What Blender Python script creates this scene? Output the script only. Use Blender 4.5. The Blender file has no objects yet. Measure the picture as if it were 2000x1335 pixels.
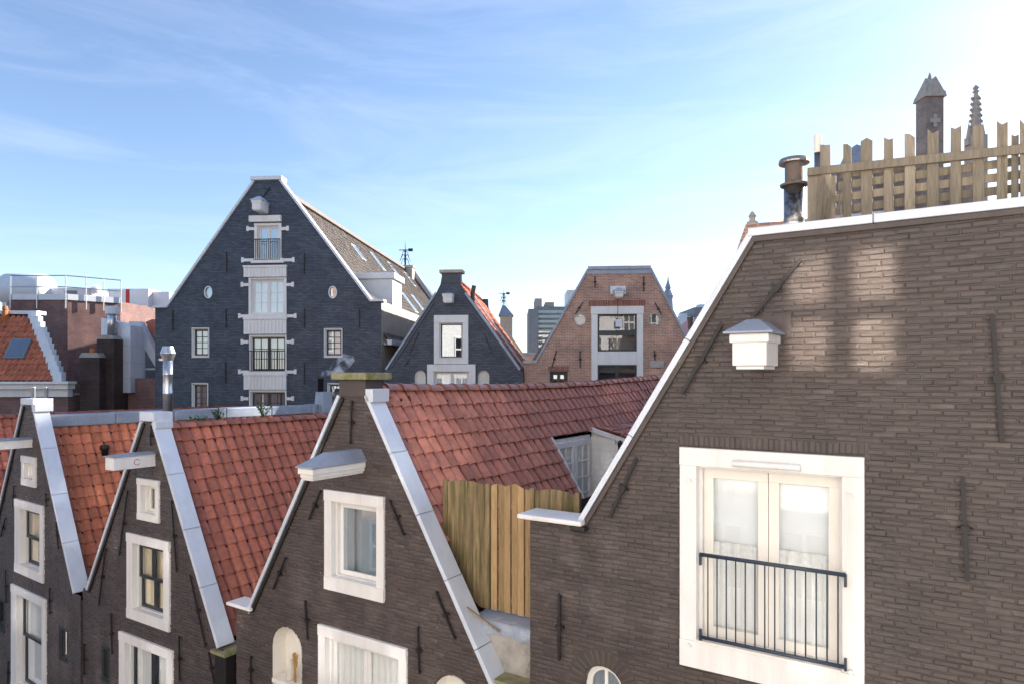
import bpy, bmesh, math, random
from mathutils import Vector, Matrix
from mathutils.geometry import tessellate_polygon
random.seed(7)
R = math.radians
scene = bpy.context.scene
C = scene.collection
E = 11.5                                   # eye height above the street
F, HX, HY = 1333.0, 1000.0, 734.0          # focal length and horizon in photo pixels
# ---------------------------------------------------------------- camera, sky, sun, exposure
cam_d = bpy.data.cameras.new('camera'); cam = bpy.data.objects.new('camera', cam_d); C.objects.link(cam)
cam.location = (0, 0, E); cam.rotation_euler = (R(90), 0, 0)
cam_d.sensor_width = 36; cam_d.lens = 36 * F / 2000; cam_d.shift_y = (HY - 667.5) / 2000
cam_d.clip_start = .05; cam_d.clip_end = 6000
scene.camera = cam
SUN_AZ, SUN_EL = 58, 22                  # degrees right of the view axis, degrees up
world = bpy.data.worlds.new('World'); scene.world = world; world.use_nodes = True
wn, wl = world.node_tree.nodes, world.node_tree.links
bg = wn['Background']; bg.inputs['Strength'].default_value = .098
sky = wn.new('ShaderNodeTexSky'); sky.sky_type = 'NISHITA'; sky.sun_disc = False
sky.sun_elevation = R(SUN_EL); sky.sun_rotation = R(SUN_AZ); sky.air_density = 1.0; sky.dust_density = .4; sky.ozone_density = 2.2
tc = wn.new('ShaderNodeTexCoord')
mp = wn.new('ShaderNodeMapping'); mp.inputs['Scale'].default_value = (1.3, .9, 7); mp.inputs['Rotation'].default_value = (.12, .1, .4)
nz = wn.new('ShaderNodeTexNoise'); nz.inputs['Scale'].default_value = 2.2; nz.inputs['Detail'].default_value = 9; nz.inputs['Roughness'].default_value = .62; nz.inputs['Distortion'].default_value = .7
cr = wn.new('ShaderNodeValToRGB'); cr.color_ramp.elements[0].position = .45; cr.color_ramp.elements[0].color = (0, 0, 0, 1); cr.color_ramp.elements[1].position = .82; cr.color_ramp.elements[1].color = (.16, .16, .16, 1)
mx = wn.new('ShaderNodeMixRGB'); mx.inputs['Color2'].default_value = (6.2, 6.6, 7.2, 1)
wl.new(tc.outputs['Generated'], mp.inputs['Vector']); wl.new(mp.outputs[0], nz.inputs['Vector']); wl.new(nz.outputs['Fac'], cr.inputs[0])
wl.new(cr.outputs[0], mx.inputs['Fac']); wl.new(sky.outputs[0], mx.inputs['Color1']); wb = wn.new('ShaderNodeMixRGB'); wb.blend_type = 'MULTIPLY'; wb.inputs['Fac'].default_value = 1; wb.inputs['Color2'].default_value = (1.0, .96, 1.0, 1)
wl.new(mx.outputs[0], wb.inputs['Color1']); wl.new(wb.outputs[0], bg.inputs['Color'])
sun_d = bpy.data.lights.new('sun', 'SUN'); sun = bpy.data.objects.new('sun', sun_d); C.objects.link(sun)
sun_d.energy = 5.0; sun_d.angle = R(.53); sun_d.color = (1, .93, .85)
sdir = Vector((math.sin(R(SUN_AZ)) * math.cos(R(SUN_EL)), math.cos(R(SUN_AZ)) * math.cos(R(SUN_EL)), math.sin(R(SUN_EL))))
sun.rotation_euler = sdir.to_track_quat('Z', 'Y').to_euler(); sun.location = sdir * 60 + Vector((0, 0, E))
vs = scene.view_settings; vs.view_transform = 'Standard'; vs.look = 'None'; vs.exposure = 1.42; vs.gamma = 1; vs.use_curve_mapping = False
scene.render.engine = 'CYCLES'
cy = scene.cycles; cy.use_denoising = True; cy.max_bounces = 7; cy.diffuse_bounces = 4; cy.glossy_bounces = 4; cy.transparent_max_bounces = 12
cy.volume_bounces = 4; cy.volume_step_rate = 2; cy.volume_max_steps = 128; cy.sample_clamp_indirect = 200; cy.blur_glossy = .0; cy.use_guiding = True; cy.use_surface_guiding = True; cy.use_volume_guiding = False; cy.guiding_training_samples = 128; cy.surface_guiding_probability = .6

# ---------------------------------------------------------------- materials
MATS = {}
def pm(name, a, b=None, scale=3, rough=.7, bump=0, bscale=40, rnd=0, spec=.3, metal=0, stretch=(1, 1, 1), detail=6, third=None, tscale=1.2, tpos=(.55, .7), objrand=True, island=0, streak=None):
    """procedural material: two colours mixed by noise, optional blotches of a third, bump, random shift per object"""
    m = bpy.data.materials.new(name); m.use_nodes = True; n, l = m.node_tree.nodes, m.node_tree.links
    p = n['Principled BSDF']; p.inputs['Roughness'].default_value = rough; p.inputs['Specular IOR Level'].default_value = spec; p.inputs['Metallic'].default_value = metal
    b = b or tuple(c * .75 for c in a)
    t = n.new('ShaderNodeTexCoord'); oi = n.new('ShaderNodeObjectInfo')
    ad = n.new('ShaderNodeVectorMath'); ad.operation = 'MULTIPLY_ADD'
    mu = n.new('ShaderNodeVectorMath'); mu.operation = 'SCALE'; mu.inputs['Scale'].default_value = 31.0 if objrand else 0
    cv = n.new('ShaderNodeCombineXYZ')
    for k in range(3): l.new(oi.outputs['Random'], cv.inputs[k])
    l.new(cv.outputs[0], mu.inputs[0])
    ad.inputs[1].default_value = stretch
    l.new(t.outputs['Object'], ad.inputs[0]); l.new(mu.outputs[0], ad.inputs[2])
    no = n.new('ShaderNodeTexNoise'); no.inputs['Scale'].default_value = scale; no.inputs['Detail'].default_value = detail; no.inputs['Roughness'].default_value = .65
    l.new(ad.outputs[0], no.inputs['Vector'])
    r = n.new('ShaderNodeValToRGB'); r.color_ramp.elements[0].position = .3; r.color_ramp.elements[1].position = .72
    r.color_ramp.elements[0].color = (*a, 1); r.color_ramp.elements[1].color = (*b, 1)
    l.new(no.outputs['Fac'], r.inputs[0]); out = r.outputs[0]
    if third:
        n3 = n.new('ShaderNodeTexNoise'); n3.inputs['Scale'].default_value = tscale; n3.inputs['Detail'].default_value = 8; n3.inputs['Roughness'].default_value = .7
        l.new(ad.outputs[0], n3.inputs['Vector'])
        r3 = n.new('ShaderNodeValToRGB'); r3.color_ramp.elements[0].position = tpos[0]; r3.color_ramp.elements[1].position = tpos[1]
        l.new(n3.outputs['Fac'], r3.inputs[0])
        m3 = n.new('ShaderNodeMixRGB'); m3.inputs['Color2'].default_value = (*third, 1); l.new(r3.outputs[0], m3.inputs['Fac']); l.new(out, m3.inputs['Color1']); out = m3.outputs[0]
    if rnd:
        hs = n.new('ShaderNodeHueSaturation'); mr = n.new('ShaderNodeMapRange')
        mr.inputs['To Min'].default_value = 1 - rnd; mr.inputs['To Max'].default_value = 1 + rnd
        l.new(oi.outputs['Random'], mr.inputs['Value']); l.new(mr.outputs[0], hs.inputs['Value']); l.new(out, hs.inputs['Color']); out = hs.outputs[0]
    if streak:                                                   # damp and dirt running down
        sp_ = n.new('ShaderNodeVectorMath'); sp_.operation = 'MULTIPLY'; sp_.inputs[1].default_value = (2.6, 2.6, .22); l.new(t.outputs['Object'], sp_.inputs[0])
        ns = n.new('ShaderNodeTexNoise'); ns.inputs['Scale'].default_value = 1.3; ns.inputs['Detail'].default_value = 9; ns.inputs['Roughness'].default_value = .7; l.new(sp_.outputs[0], ns.inputs['Vector'])
        rs_ = n.new('ShaderNodeValToRGB'); rs_.color_ramp.elements[0].position = .48; rs_.color_ramp.elements[1].position = .75; rs_.color_ramp.elements[1].color = (.75, .75, .75, 1); l.new(ns.outputs['Fac'], rs_.inputs[0])
        ms_ = n.new('ShaderNodeMixRGB'); ms_.inputs['Color2'].default_value = (*streak, 1); l.new(rs_.outputs[0], ms_.inputs['Fac']); l.new(out, ms_.inputs['Color1']); out = ms_.outputs[0]
    if island:                                                   # every brick or tile of a joined field its own tone
        ge = n.new('ShaderNodeNewGeometry'); hi = n.new('ShaderNodeHueSaturation'); mi = n.new('ShaderNodeMapRange')
        mi.inputs['To Min'].default_value = 1 - island; mi.inputs['To Max'].default_value = 1 + island
        l.new(ge.outputs['Random Per Island'], mi.inputs['Value']); l.new(mi.outputs[0], hi.inputs['Value']); l.new(out, hi.inputs['Color']); out = hi.outputs[0]
    l.new(out, p.inputs['Base Color'])
    if bump:
        nb = n.new('ShaderNodeTexNoise'); nb.inputs['Scale'].default_value = bscale; nb.inputs['Detail'].default_value = 5
        l.new(ad.outputs[0], nb.inputs['Vector'])
        bu = n.new('ShaderNodeBump'); bu.inputs['Strength'].default_value = bump; bu.inputs['Distance'].default_value = .01
        l.new(nb.outputs['Fac'], bu.inputs['Height']); l.new(bu.outputs[0], p.inputs['Normal'])
    MATS[name] = m
    return m
def brickmat(name, a, b, mortar, w=.215, h=.062, ms=.007, bump=.5, rough=.75, stain=None):
    m = bpy.data.materials.new(name); m.use_nodes = True; n, l = m.node_tree.nodes, m.node_tree.links
    p = n['Principled BSDF']; p.inputs['Roughness'].default_value = rough; p.inputs['Specular IOR Level'].default_value = .3
    t = n.new('ShaderNodeTexCoord'); s = n.new('ShaderNodeSeparateXYZ'); l.new(t.outputs['Object'], s.inputs[0])
    add = n.new('ShaderNodeMath'); l.new(s.outputs['X'], add.inputs[0]); l.new(s.outputs['Y'], add.inputs[1])
    c = n.new('ShaderNodeCombineXYZ'); l.new(add.outputs[0], c.inputs['X']); l.new(s.outputs['Z'], c.inputs['Y'])
    br = n.new('ShaderNodeTexBrick'); br.inputs['Scale'].default_value = 1; br.inputs['Brick Width'].default_value = w; br.inputs['Row Height'].default_value = h
    br.inputs['Mortar Size'].default_value = ms; br.inputs['Mortar Smooth'].default_value = .3; br.inputs['Bias'].default_value = -.1
    br.inputs['Color1'].default_value = (*a, 1); br.inputs['Color2'].default_value = (*b, 1); br.inputs['Mortar'].default_value = (*mortar, 1)
    l.new(c.outputs[0], br.inputs['Vector'])
    no = n.new('ShaderNodeTexNoise'); no.inputs['Scale'].default_value = 1.1; no.inputs['Detail'].default_value = 9; no.inputs['Roughness'].default_value = .7; l.new(t.outputs['Object'], no.inputs['Vector'])
    r = n.new('ShaderNodeValToRGB'); r.color_ramp.elements[0].color = (.6, .6, .62, 1); r.color_ramp.elements[1].color = (1.25, 1.2, 1.15, 1); r.color_ramp.elements[0].position = .3; r.color_ramp.elements[1].position = .7
    l.new(no.outputs['Fac'], r.inputs[0])
    mm = n.new('ShaderNodeMixRGB'); mm.blend_type = 'MULTIPLY'; mm.inputs['Fac'].default_value = 1; l.new(br.outputs['Color'], mm.inputs['Color1']); l.new(r.outputs[0], mm.inputs['Color2'])
    l.new(mm.outputs[0], p.inputs['Base Color'])
    bu = n.new('ShaderNodeBump'); bu.inputs['Strength'].default_value = bump; bu.inputs['Distance'].default_value = .012; bu.invert = True
    l.new(br.outputs['Fac'], bu.inputs['Height']); l.new(bu.outputs[0], p.inputs['Normal'])
    MATS[name] = m; return m
def glassmat(name, tint, refl=.08, rough=.0):
    m = bpy.data.materials.new(name); m.use_nodes = True; n, l = m.node_tree.nodes, m.node_tree.links
    n.remove(n['Principled BSDF']); o = n['Material Output']
    tr = n.new('ShaderNodeBsdfTransparent'); tr.inputs[0].default_value = (*tint, 1)
    gl = n.new('ShaderNodeBsdfGlossy'); gl.inputs['Roughness'].default_value = rough; gl.inputs['Color'].default_value = (.95, .97, 1, 1)
    fr = n.new('ShaderNodeFresnel'); ge = n.new('ShaderNodeNewGeometry'); io = n.new('ShaderNodeMapRange'); io.inputs['To Min'].default_value = 1.5; io.inputs['To Max'].default_value = 1 / 1.5; l.new(ge.outputs['Backfacing'], io.inputs['Value']); l.new(io.outputs[0], fr.inputs['IOR'])
    ma = n.new('ShaderNodeMath'); ma.operation = 'ADD'; ma.inputs[1].default_value = refl; ma.use_clamp = True; l.new(fr.outputs[0], ma.inputs[0])
    mi = n.new('ShaderNodeMixShader'); l.new(ma.outputs[0], mi.inputs[0]); l.new(tr.outputs[0], mi.inputs[1]); l.new(gl.outputs[0], mi.inputs[2]); l.new(mi.outputs[0], o.inputs[0])
    MATS[name] = m; return m
pm('brown_paint', (.082, .061, .053), (.054, .041, .036), 1.6, .5, .4, 60, third=(.112, .09, .08), tscale=1.1, spec=.5, objrand=False, island=.17, streak=(.05, .042, .04))
pm('brown_brick', (.082, .061, .053), (.054, .041, .036), 3, .5, .4, 60, rnd=.2, spec=.5, third=(.108, .086, .077))
pm('dark_brown_paint', (.082, .06, .054), (.055, .041, .038), 1.6, .5, .35, 60, third=(.105, .085, .078), tscale=.9, spec=.5, objrand=False, island=.17, streak=(.035, .028, .027))
pm('white_paint', (.80, .78, .75), (.74, .715, .68), 2.5, .45, .12, 50, third=(.58, .52, .44), tscale=6, tpos=(.64, .84), spec=.4, streak=(.60, .56, .50))
pm('cream_paint', (.80, .76, .69), (.75, .70, .62), 3, .5, .06, 60, third=(.55, .47, .36), tscale=6, tpos=(.68, .84))
pm('zinc', (.66, .70, .76), (.58, .62, .69), 2, .42, .15, 12, metal=.15, streak=(.50, .53, .56), third=(.46, .49, .54), tscale=3, tpos=(.6, .8), spec=.5)
pm('lead', (.36, .40, .47), (.25, .28, .34), 3, .5, .25, 14, metal=.25, third=(.55, .57, .6), tscale=6, tpos=(.55, .75))
pm('tile', (.50, .165, .095), (.33, .105, .07), 9, .5, .3, 70, rnd=.2, island=.12, third=(.17, .085, .065), tscale=6, tpos=(.56, .78), spec=.4)
pm('tile_weathered', (.52, .20, .13), (.35, .125, .085), 8, .46, .35, 70, rnd=.22, island=.14, third=(.15, .085, .065), tscale=6, tpos=(.54, .78), spec=.45)
pm('tile_orange', (.56, .19, .095), (.42, .13, .07), 9, .55, .3, 70, rnd=.2, island=.14, third=(.2, .09, .06), tscale=4, tpos=(.58, .78), spec=.3)
pm('tile_grey', (.21, .18, .155), (.14, .12, .11), 4, .65, .3, 50, island=.2, third=(.2, .15, .11), tscale=2)
pm('underlay', (.035, .02, .016), None, 4, .9)
pm('iron', (.013, .012, .012), (.025, .021, .02), 8, .5, .3, 60, spec=.4)
pm('rail_blue', (.025, .035, .055), (.03, .04, .06), 8, .4, spec=.5)
pm('black_frame', (.02, .024, .026), (.03, .034, .036), 8, .4, spec=.5)
pm('curtain', (.84, .83, .80), (.78, .77, .74), 5, .85)
pm('curtain_warm', (.86, .74, .50), (.80, .66, .42), 5, .85)
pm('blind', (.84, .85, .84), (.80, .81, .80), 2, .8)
pm('room', (.22, .24, .25), (.12, .13, .14), 1.2, .8)
pm('wood', (.44, .29, .14), (.25, .155, .075), 6, .7, .4, 30, rnd=.25, stretch=(14, 14, .8), third=(.16, .13, .06), tscale=2.5, tpos=(.5, .75))
pm('wood_mossy', (.36, .255, .135), (.17, .12, .065), 6, .75, .4, 30, rnd=.22, stretch=(11, 11, .7), third=(.10, .085, .035), tscale=1.3, tpos=(.44, .60), streak=(.06, .05, .025))
pm('wood_grey', (.34, .285, .21), (.20, .165, .12), 6, .78, .45, 30, rnd=.28, stretch=(9, 9, .8), third=(.16, .15, .07), tscale=2.2, tpos=(.55, .75), streak=(.13, .11, .085))
pm('stone_mossy', (.33, .29, .17), (.22, .20, .13), 9, .85, .5, 30, third=(.16, .17, .05), tscale=7, tpos=(.45, .65))
pm('stone', (.52, .46, .39), (.36, .32, .28), 5, .85, .4, 20)
pm('black_paint', (.05, .06, .078), (.065, .077, .10), 2, .5, .2, 50, spec=.4)
pm('steel', (.55, .57, .6), (.42, .44, .47), 4, .3, .1, 30, metal=.85, third=(.3, .3, .32), tscale=6)
pm('flue_steel', (.5, .48, .45), (.16, .15, .15), 7, .28, .15, 20, metal=.9, third=(.1, .09, .08), tscale=5, tpos=(.5, .62))
pm('rusty', (.12, .10, .09), (.17, .12, .09), 12, .7, .4, 40)
pm('white_metal', (.72, .74, .76), (.62, .65, .68), 2, .5)
pm('grey_clad', (.24, .26, .28), (.18, .20, .22), 2, .6)
pm('red_paint', (.55, .03, .03), None, 3, .5)
pm('lintel_brick', (.34, .15, .11), (.26, .12, .095), 9, .8, .3, 40, rnd=.2)
pm('terracotta', (.5, .18, .06), (.38, .13, .05), 6, .8)
pm('render_beige', (.55, .44, .33), (.45, .36, .28), 2, .85, .2, 30, third=(.6, .58, .54), tscale=2.5)
pm('opposite_render', (.80, .775, .74), (.75, .725, .69), 1, .85)
pm('roof_felt', (.10, .10, .105), (.07, .07, .075), 3, .9, .3, 30)
pm('asphalt', (.05, .05, .052), (.04, .04, .042), 3, .9, .3, 40)
pm('brick_paving', (.14, .075, .06), (.10, .06, .05), 6, .85, .3, 30)
pm('leaf', (.07, .13, .03), (.04, .09, .02), 8, .55, rnd=.3)
pm('moss', (.05, .075, .02), (.03, .05, .015), 14, .95, .6, 60)
pm('dry_grass', (.42, .26, .10), (.3, .17, .06), 20, .8, rnd=.3)
pm('ceramic', (.66, .60, .52), (.58, .52, .44), 6, .4)
pm('plaster_wall', (.42, .39, .35), (.26, .24, .21), 3, .8, .4, 12, third=(.22, .2, .18), tscale=4)
brickmat('black_brick', (.066, .082, .112), (.115, .135, .175), (.035, .044, .06), ms=.009, bump=.9, rough=.42)
brickmat('red_brick', (.54, .27, .17), (.33, .18, .13), (.55, .49, .43), ms=.009, bump=.4)
brickmat('plum_brick', (.24, .125, .11), (.17, .095, .09), (.26, .23, .21), ms=.006, bump=.3)
brickmat('soot_brick', (.06, .042, .038), (.09, .055, .045), (.05, .045, .042), bump=.4)
brickmat('church_brick', (.32, .25, .21), (.24, .19, .17), (.3, .27, .25), w=.3, h=.11, ms=.02, bump=.3)
glassmat('glass', (.97, .98, .98), .03)
glassmat('glass_reflective', (.8, .84, .86), .16)

pm('coated_glass', (.12, .125, .13), (.10, .105, .11), 1, .05, metal=1, spec=.5)
pm('mirror_glass', (.93, .90, .84), (.90, .87, .81), 1, .028, metal=1, spec=.5)
# ---------------------------------------------------------------- mesh helpers
class MB:
    def __init__(s): s.v = []; s.f = []
    def add(s, v, f):
        o = len(s.v); s.v += [tuple(p) for p in v]; s.f += [tuple(i + o for i in q) for q in f]; return s
    def box(s, x0, x1, y0, y1, z0, z1):
        return s.add([(x0, y0, z0), (x1, y0, z0), (x1, y1, z0), (x0, y1, z0), (x0, y0, z1), (x1, y0, z1), (x1, y1, z1), (x0, y1, z1)],
                     [(0, 3, 2, 1), (4, 5, 6, 7), (0, 1, 5, 4), (1, 2, 6, 5), (2, 3, 7, 6), (3, 0, 4, 7)])
    def prism(s, poly, y0, y1):            # (x,z) outline, counter-clockwise seen from -y, extruded along y
        n = len(poly)
        s.add([(x, y0, z) for x, z in poly] + [(x, y1, z) for x, z in poly],
              [tuple(range(n)), tuple(range(2 * n - 1, n - 1, -1))] + [(i, i + n, (i + 1) % n + n, (i + 1) % n) for i in range(n)]); return s
    def beam(s, a, b, w, h, up=(0, -1, 0)):
        a, b = Vector(a), Vector(b); d = (b - a).normalized(); up = Vector(up)
        side = d.cross(up)
        if side.length < 1e-4: side = d.cross(Vector((1, 0, 0)))
        side.normalize(); up = side.cross(d).normalized()
        q = []
        for p in (a, b):
            for i, j in ((-1, -1), (1, -1), (1, 1), (-1, 1)): q.append(p + side * (w / 2 * i) + up * (h / 2 * j))
        return s.add(q, [(0, 1, 2, 3), (7, 6, 5, 4), (0, 4, 5, 1), (1, 5, 6, 2), (2, 6, 7, 3), (3, 7, 4, 0)])
    def tube(s, pts, r, n=10, cap=True):
        pts = [Vector(p) for p in pts]; rs = r if isinstance(r, (list, tuple)) else [r] * len(pts)
        o = len(s.v)
        for i, p in enumerate(pts):
            d = (pts[min(i + 1, len(pts) - 1)] - pts[max(i - 1, 0)]).normalized()
            a = d.cross(Vector((0, 0, 1)) if abs(d.z) < .95 else Vector((1, 0, 0))).normalized(); b = d.cross(a)
            for k in range(n):
                t = 2 * math.pi * k / n; s.v.append(tuple(p + (a * math.cos(t) + b * math.sin(t)) * rs[i]))
        for i in range(len(pts) - 1):
            for k in range(n):
                s.f.append((o + i * n + k, o + i * n + (k + 1) % n, o + (i + 1) * n + (k + 1) % n, o + (i + 1) * n + k))
        if cap:
            s.f.append(tuple(o + k for k in range(n))[::-1]); s.f.append(tuple(o + (len(pts) - 1) * n + k for k in range(n)))
        return s
    def lathe(s, prof, c=(0, 0, 0), n=16):  # (r,z) profile round a vertical axis
        return s.tube([(c[0], c[1], c[2] + z) for r, z in prof], [max(r, .0005) for r, z in prof], n)
    def mesh(s, name, m, smooth=False):
        me = bpy.data.meshes.new(name); me.from_pydata(s.v, [], s.f); me.validate()
        bm = bmesh.new(); bm.from_mesh(me); bmesh.ops.recalc_face_normals(bm, faces=bm.faces); bm.to_mesh(me); bm.free()
        if m: me.materials.append(MATS[m])
        if smooth: me.shade_smooth()
        return me
    def build(s, name, m, parent=None, smooth=False, bevel=0, label=None, kind=None):
        o = bpy.data.objects.new(name, s.mesh(name, m, smooth)); C.objects.link(o); o.parent = parent
        if bevel:
            b = o.modifiers.new('bevel', 'BEVEL'); b.width = bevel; b.segments = 2; b.limit_method = 'ANGLE'
        if label: o['label'] = label
        if kind: o['kind'] = kind
        return o
def B(name, m, parent, x0, x1, y0, y1, z0, z1, bevel=0, **k):
    return MB().box(x0, x1, y0, y1, z0, z1).build(name, m, parent, bevel=bevel, **k)
def tag(o, label, cat, group=None):
    o['label'] = label; o['category'] = cat
    if group: o['group'] = group
    return o
def thing(name, label, cat, loc=(0, 0, 0), rz=0, group=None):
    o = bpy.data.objects.new(name, None); o.empty_display_size = .3; C.objects.link(o); o.location = loc; o.rotation_euler = (0, 0, rz)
    return tag(o, label, cat, group)
class Frame:                                # a facade plane: local x along the wall, y into the house, z up from the street
    def __init__(s, ox, oy, ang):
        s.ox, s.oy, s.ang = ox, oy, ang; s.c, s.s = math.cos(ang), math.sin(ang)
    def shift(s, u, w=0): return Frame(s.ox + u * s.c - w * s.s, s.oy + u * s.s + w * s.c, s.ang)
    def px(s, x, y, d=0):                   # photo pixel -> (local x, z) on the plane at depth d
        rx = (x - HX) / F; rw = -rx * s.s + s.c; t = (d - (s.ox * s.s - s.oy * s.c)) / rw
        return ((rx * t - s.ox) * s.c + (t - s.oy) * s.s, E - (y - HY) / F * t)
    def rect(s, x0, y0, x1, y1, d=0):
        a, b = s.px(x0, y0, d), s.px(x1, y1, d); return a[0], b[0], b[1], a[1]      # x0,x1,z0,z1
    def on(s, x, y, p, n):                  # photo pixel -> local point on a plane given by point and normal (local)
        rx, rz = (x - HX) / F, -(y - HY) / F
        d = Vector((rx * s.c + s.s, -rx * s.s + s.c, rz)); o = Vector((-s.ox * s.c - s.oy * s.s, s.ox * s.s - s.oy * s.c, E))
        n = Vector(n); t = n.dot(Vector(p) - o) / n.dot(d); return o + d * t
    def root(s, name, label, cat, z=0, group=None): return thing(name, label, cat, (s.ox, s.oy, z), s.ang, group)
    def world(s, p): return Vector((s.ox + p[0] * s.c - p[1] * s.s, s.oy + p[0] * s.s + p[1] * s.c, p[2]))
TH = -math.atan2(1333, 2060); D = 7.5
M = Frame(-math.sin(TH) * D, math.cos(TH) * D, TH)              # the street front of the four brown houses
CAM = Vector((0, 0, E))

# ---------------------------------------------------------------- brick walls
def spans(poly, z):
    xs = []
    for i in range(len(poly)):
        (x0, z0), (x1, z1) = poly[i], poly[(i + 1) % len(poly)]
        if (z0 <= z) != (z1 <= z): xs.append(x0 + (z - z0) / (z1 - z0) * (x1 - x0))
    xs.sort(); return [(xs[i], xs[i + 1]) for i in range(0, len(xs) - 1, 2)]
def isect(a, b): return [(max(p[0], q[0]), min(p[1], q[1])) for p in a for q in b if min(p[1], q[1]) > max(p[0], q[0])]
def minus(a, b):
    for q0, q1 in b:
        r = []
        for p0, p1 in a:
            if q1 <= p0 or q0 >= p1: r.append((p0, p1)); continue
            if q0 > p0: r.append((p0, q0))
            if q1 < p1: r.append((q1, p1))
        a = r
    return a
def brick_geo(l, h, j=0.0, rs=random):
    """a brick lying in the wall: chamfered face, worn and uneven; x 0..l, z 0..h, face near y=0"""
    q = lambda s=.0022: rs.uniform(-s, s) * j
    c = .0085; y = q(.004); yb = .02
    o = [(0, yb, 0), (l, yb, 0), (l, yb, h), (0, yb, h)]
    m_ = [(q(), y + .0052, q()), (l + q(), y + .0052, q()), (l + q(), y + .0052, h + q()), (q(), y + .0052, h + q())]
    i_ = [(c + q(), y + q(), c + q()), (l - c + q(), y + q(), c + q()), (l - c + q(), y + q(), h - c + q()), (c + q(), y + q(), h - c + q())]
    v = o + m_ + i_; f = [(8, 9, 10, 11)]
    for k in range(4):
        f += [(k, (k + 1) % 4, 4 + (k + 1) % 4, 4 + k), (4 + k, 4 + (k + 1) % 4, 8 + (k + 1) % 4, 8 + k)]
    return v, f
def arch_pts(cx, zc, r, n=10): return [(cx + r * math.cos(math.pi * k / n), zc + r * math.sin(math.pi * k / n)) for k in range(n + 1)]
def brick_wall(fr, root, outline, holes, zmin, m, mb_, n_single, depth, xlim=(-99, 99), soldier=(), rings=(), course=.057, blen=.205, back=True, side_z=None):
    """front sheet with openings, side and back walls, and every brick in view as geometry"""
    rs = random.Random(int(abs(fr.ox * 1000)))
    g = MB(); allv = [Vector((x, z, 0)) for x, z in outline]; loops = [allv]
    for h in holes: loops.append([Vector((x, z, 0)) for x, z in h])
    flat = [p for lp in loops for p in lp]
    g.add([(p.x, .0095, p.y) for p in flat], [tuple(t) for t in tessellate_polygon(loops)])
    xa, xb = min(p[0] for p in outline), max(p[0] for p in outline)
    sz = side_z or (max(p[1] for p in outline if p[0] < xa + .01), max(p[1] for p in outline if p[0] > xb - .01))
    g.add([(xa, .014, 0), (xa, depth, 0), (xa, depth, sz[0]), (xa, .014, sz[0])], [(0, 1, 2, 3)])
    g.add([(xb, .014, 0), (xb, depth, 0), (xb, depth, sz[1]), (xb, .014, sz[1])], [(3, 2, 1, 0)])
    if back: g.add([(x, depth, z) for x, z in outline], [tuple(range(len(outline)))[::-1]])
    for h in holes:                                              # reveals
        n = len(h); g.add([(x, .014, z) for x, z in h] + [(x, .25, z) for x, z in h], [(i, (i + 1) % n, (i + 1) % n + n, i + n) for i in range(n)])
    w = g.build('wall', m, root)
    gap = .009; items = []
    zt = max(p[1] for p in outline); row = 0; z = zmin
    blocks = [[(a, c), (b, c), (b, d), (a, d)] for a, b, c, d in soldier]
    ringp = [[(cx + r1 * math.cos(t), zc + r1 * math.sin(t)) for t in [math.pi * k / 12 for k in range(13)]] for cx, zc, r0, r1 in rings]
    while z + course < zt:
        a = isect(spans(outline, z + .003), spans(outline, z + course - .012))
        for h in list(holes) + blocks + ringp:
            a = minus(a, spans(h, z + .004)); a = minus(a, spans(h, z + course - .012))
        a = isect(a, [xlim])
        off = (row % 2) * blen * .5 + rs.uniform(-.03, .03)
        for p0, p1 in a:
            x = math.floor((p0 - off) / blen) * blen + off
            while x < p1:
                l = blen * (1 if rs.random() > .0 else .5); x1 = x + l
                s, e = max(x, p0), min(x1 - gap, p1)
                wv = .007 * math.sin(s * 1.3 + z * .8) + .005 * math.sin(s * 3.1 - z * 2.1)
                if e - s > .03: items.append((s, z + wv + rs.uniform(-.003, .003), e - s, course - gap + rs.uniform(-.003, .002), None))
                x = x1 + rs.uniform(-.006, .006)
        z += course; row += 1
    for a, b, c, d in soldier:
        x = a
        while x < b - .03: items.append((x, c, .048, d - c, None)); x += .057
    for cx, zc, r0, r1 in rings:
        n = int(math.pi * r0 / .058)
        for k in range(n): items.append((cx, zc, 0, 0, (math.pi * (k + .5) / n, r0, r1)))
    def dist(it): return (fr.world((it[0], 0, it[1])) - CAM).length
    def inview(it):
        p = fr.world((it[0] + it[2] / 2, 0, it[1])); x = HX + p.x / p.y * F; y = HY - (p.z - E) / p.y * F
        return 10 < x < 1960 and 0 < y < 1330
    order = sorted([i for i, it in enumerate(items) if it[4] is None and inview(it)], key=lambda i: dist(items[i]))
    single = set(order[:n_single]); j = MB()
    vari = [MB().add(*brick_geo(.196, .048, 1, rs)).mesh('brick', mb_) for _ in range(12)] if n_single else []
    for i, (x, z, l, h, ring) in enumerate(items):
        if i in single:
            o = bpy.data.objects.new('brick', rs.choice(vari)); C.objects.link(o); o.parent = w
            o.location = (x, rs.uniform(-.003, .003), z); o.scale = (l / .196, 1, h / .048); continue
        if ring:
            t, r0, r1 = ring; v, f = brick_geo(r1 - r0 - .01, .05, 1, rs); c_, s_ = math.cos(t), math.sin(t)
            j.add([(x + (r0 + a) * c_ - (b - .025) * s_, y, z + (r0 + a) * s_ + (b - .025) * c_) for a, y, b in v], f)
        else:
            v, f = brick_geo(l, h, 1, rs); yo = rs.uniform(-.003, .003); j.add([(a + x, y + yo, b + z) for a, y, b in v], f)
    if j.v: j.build('brick_field', m, w, kind='stuff')
    return w

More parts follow.
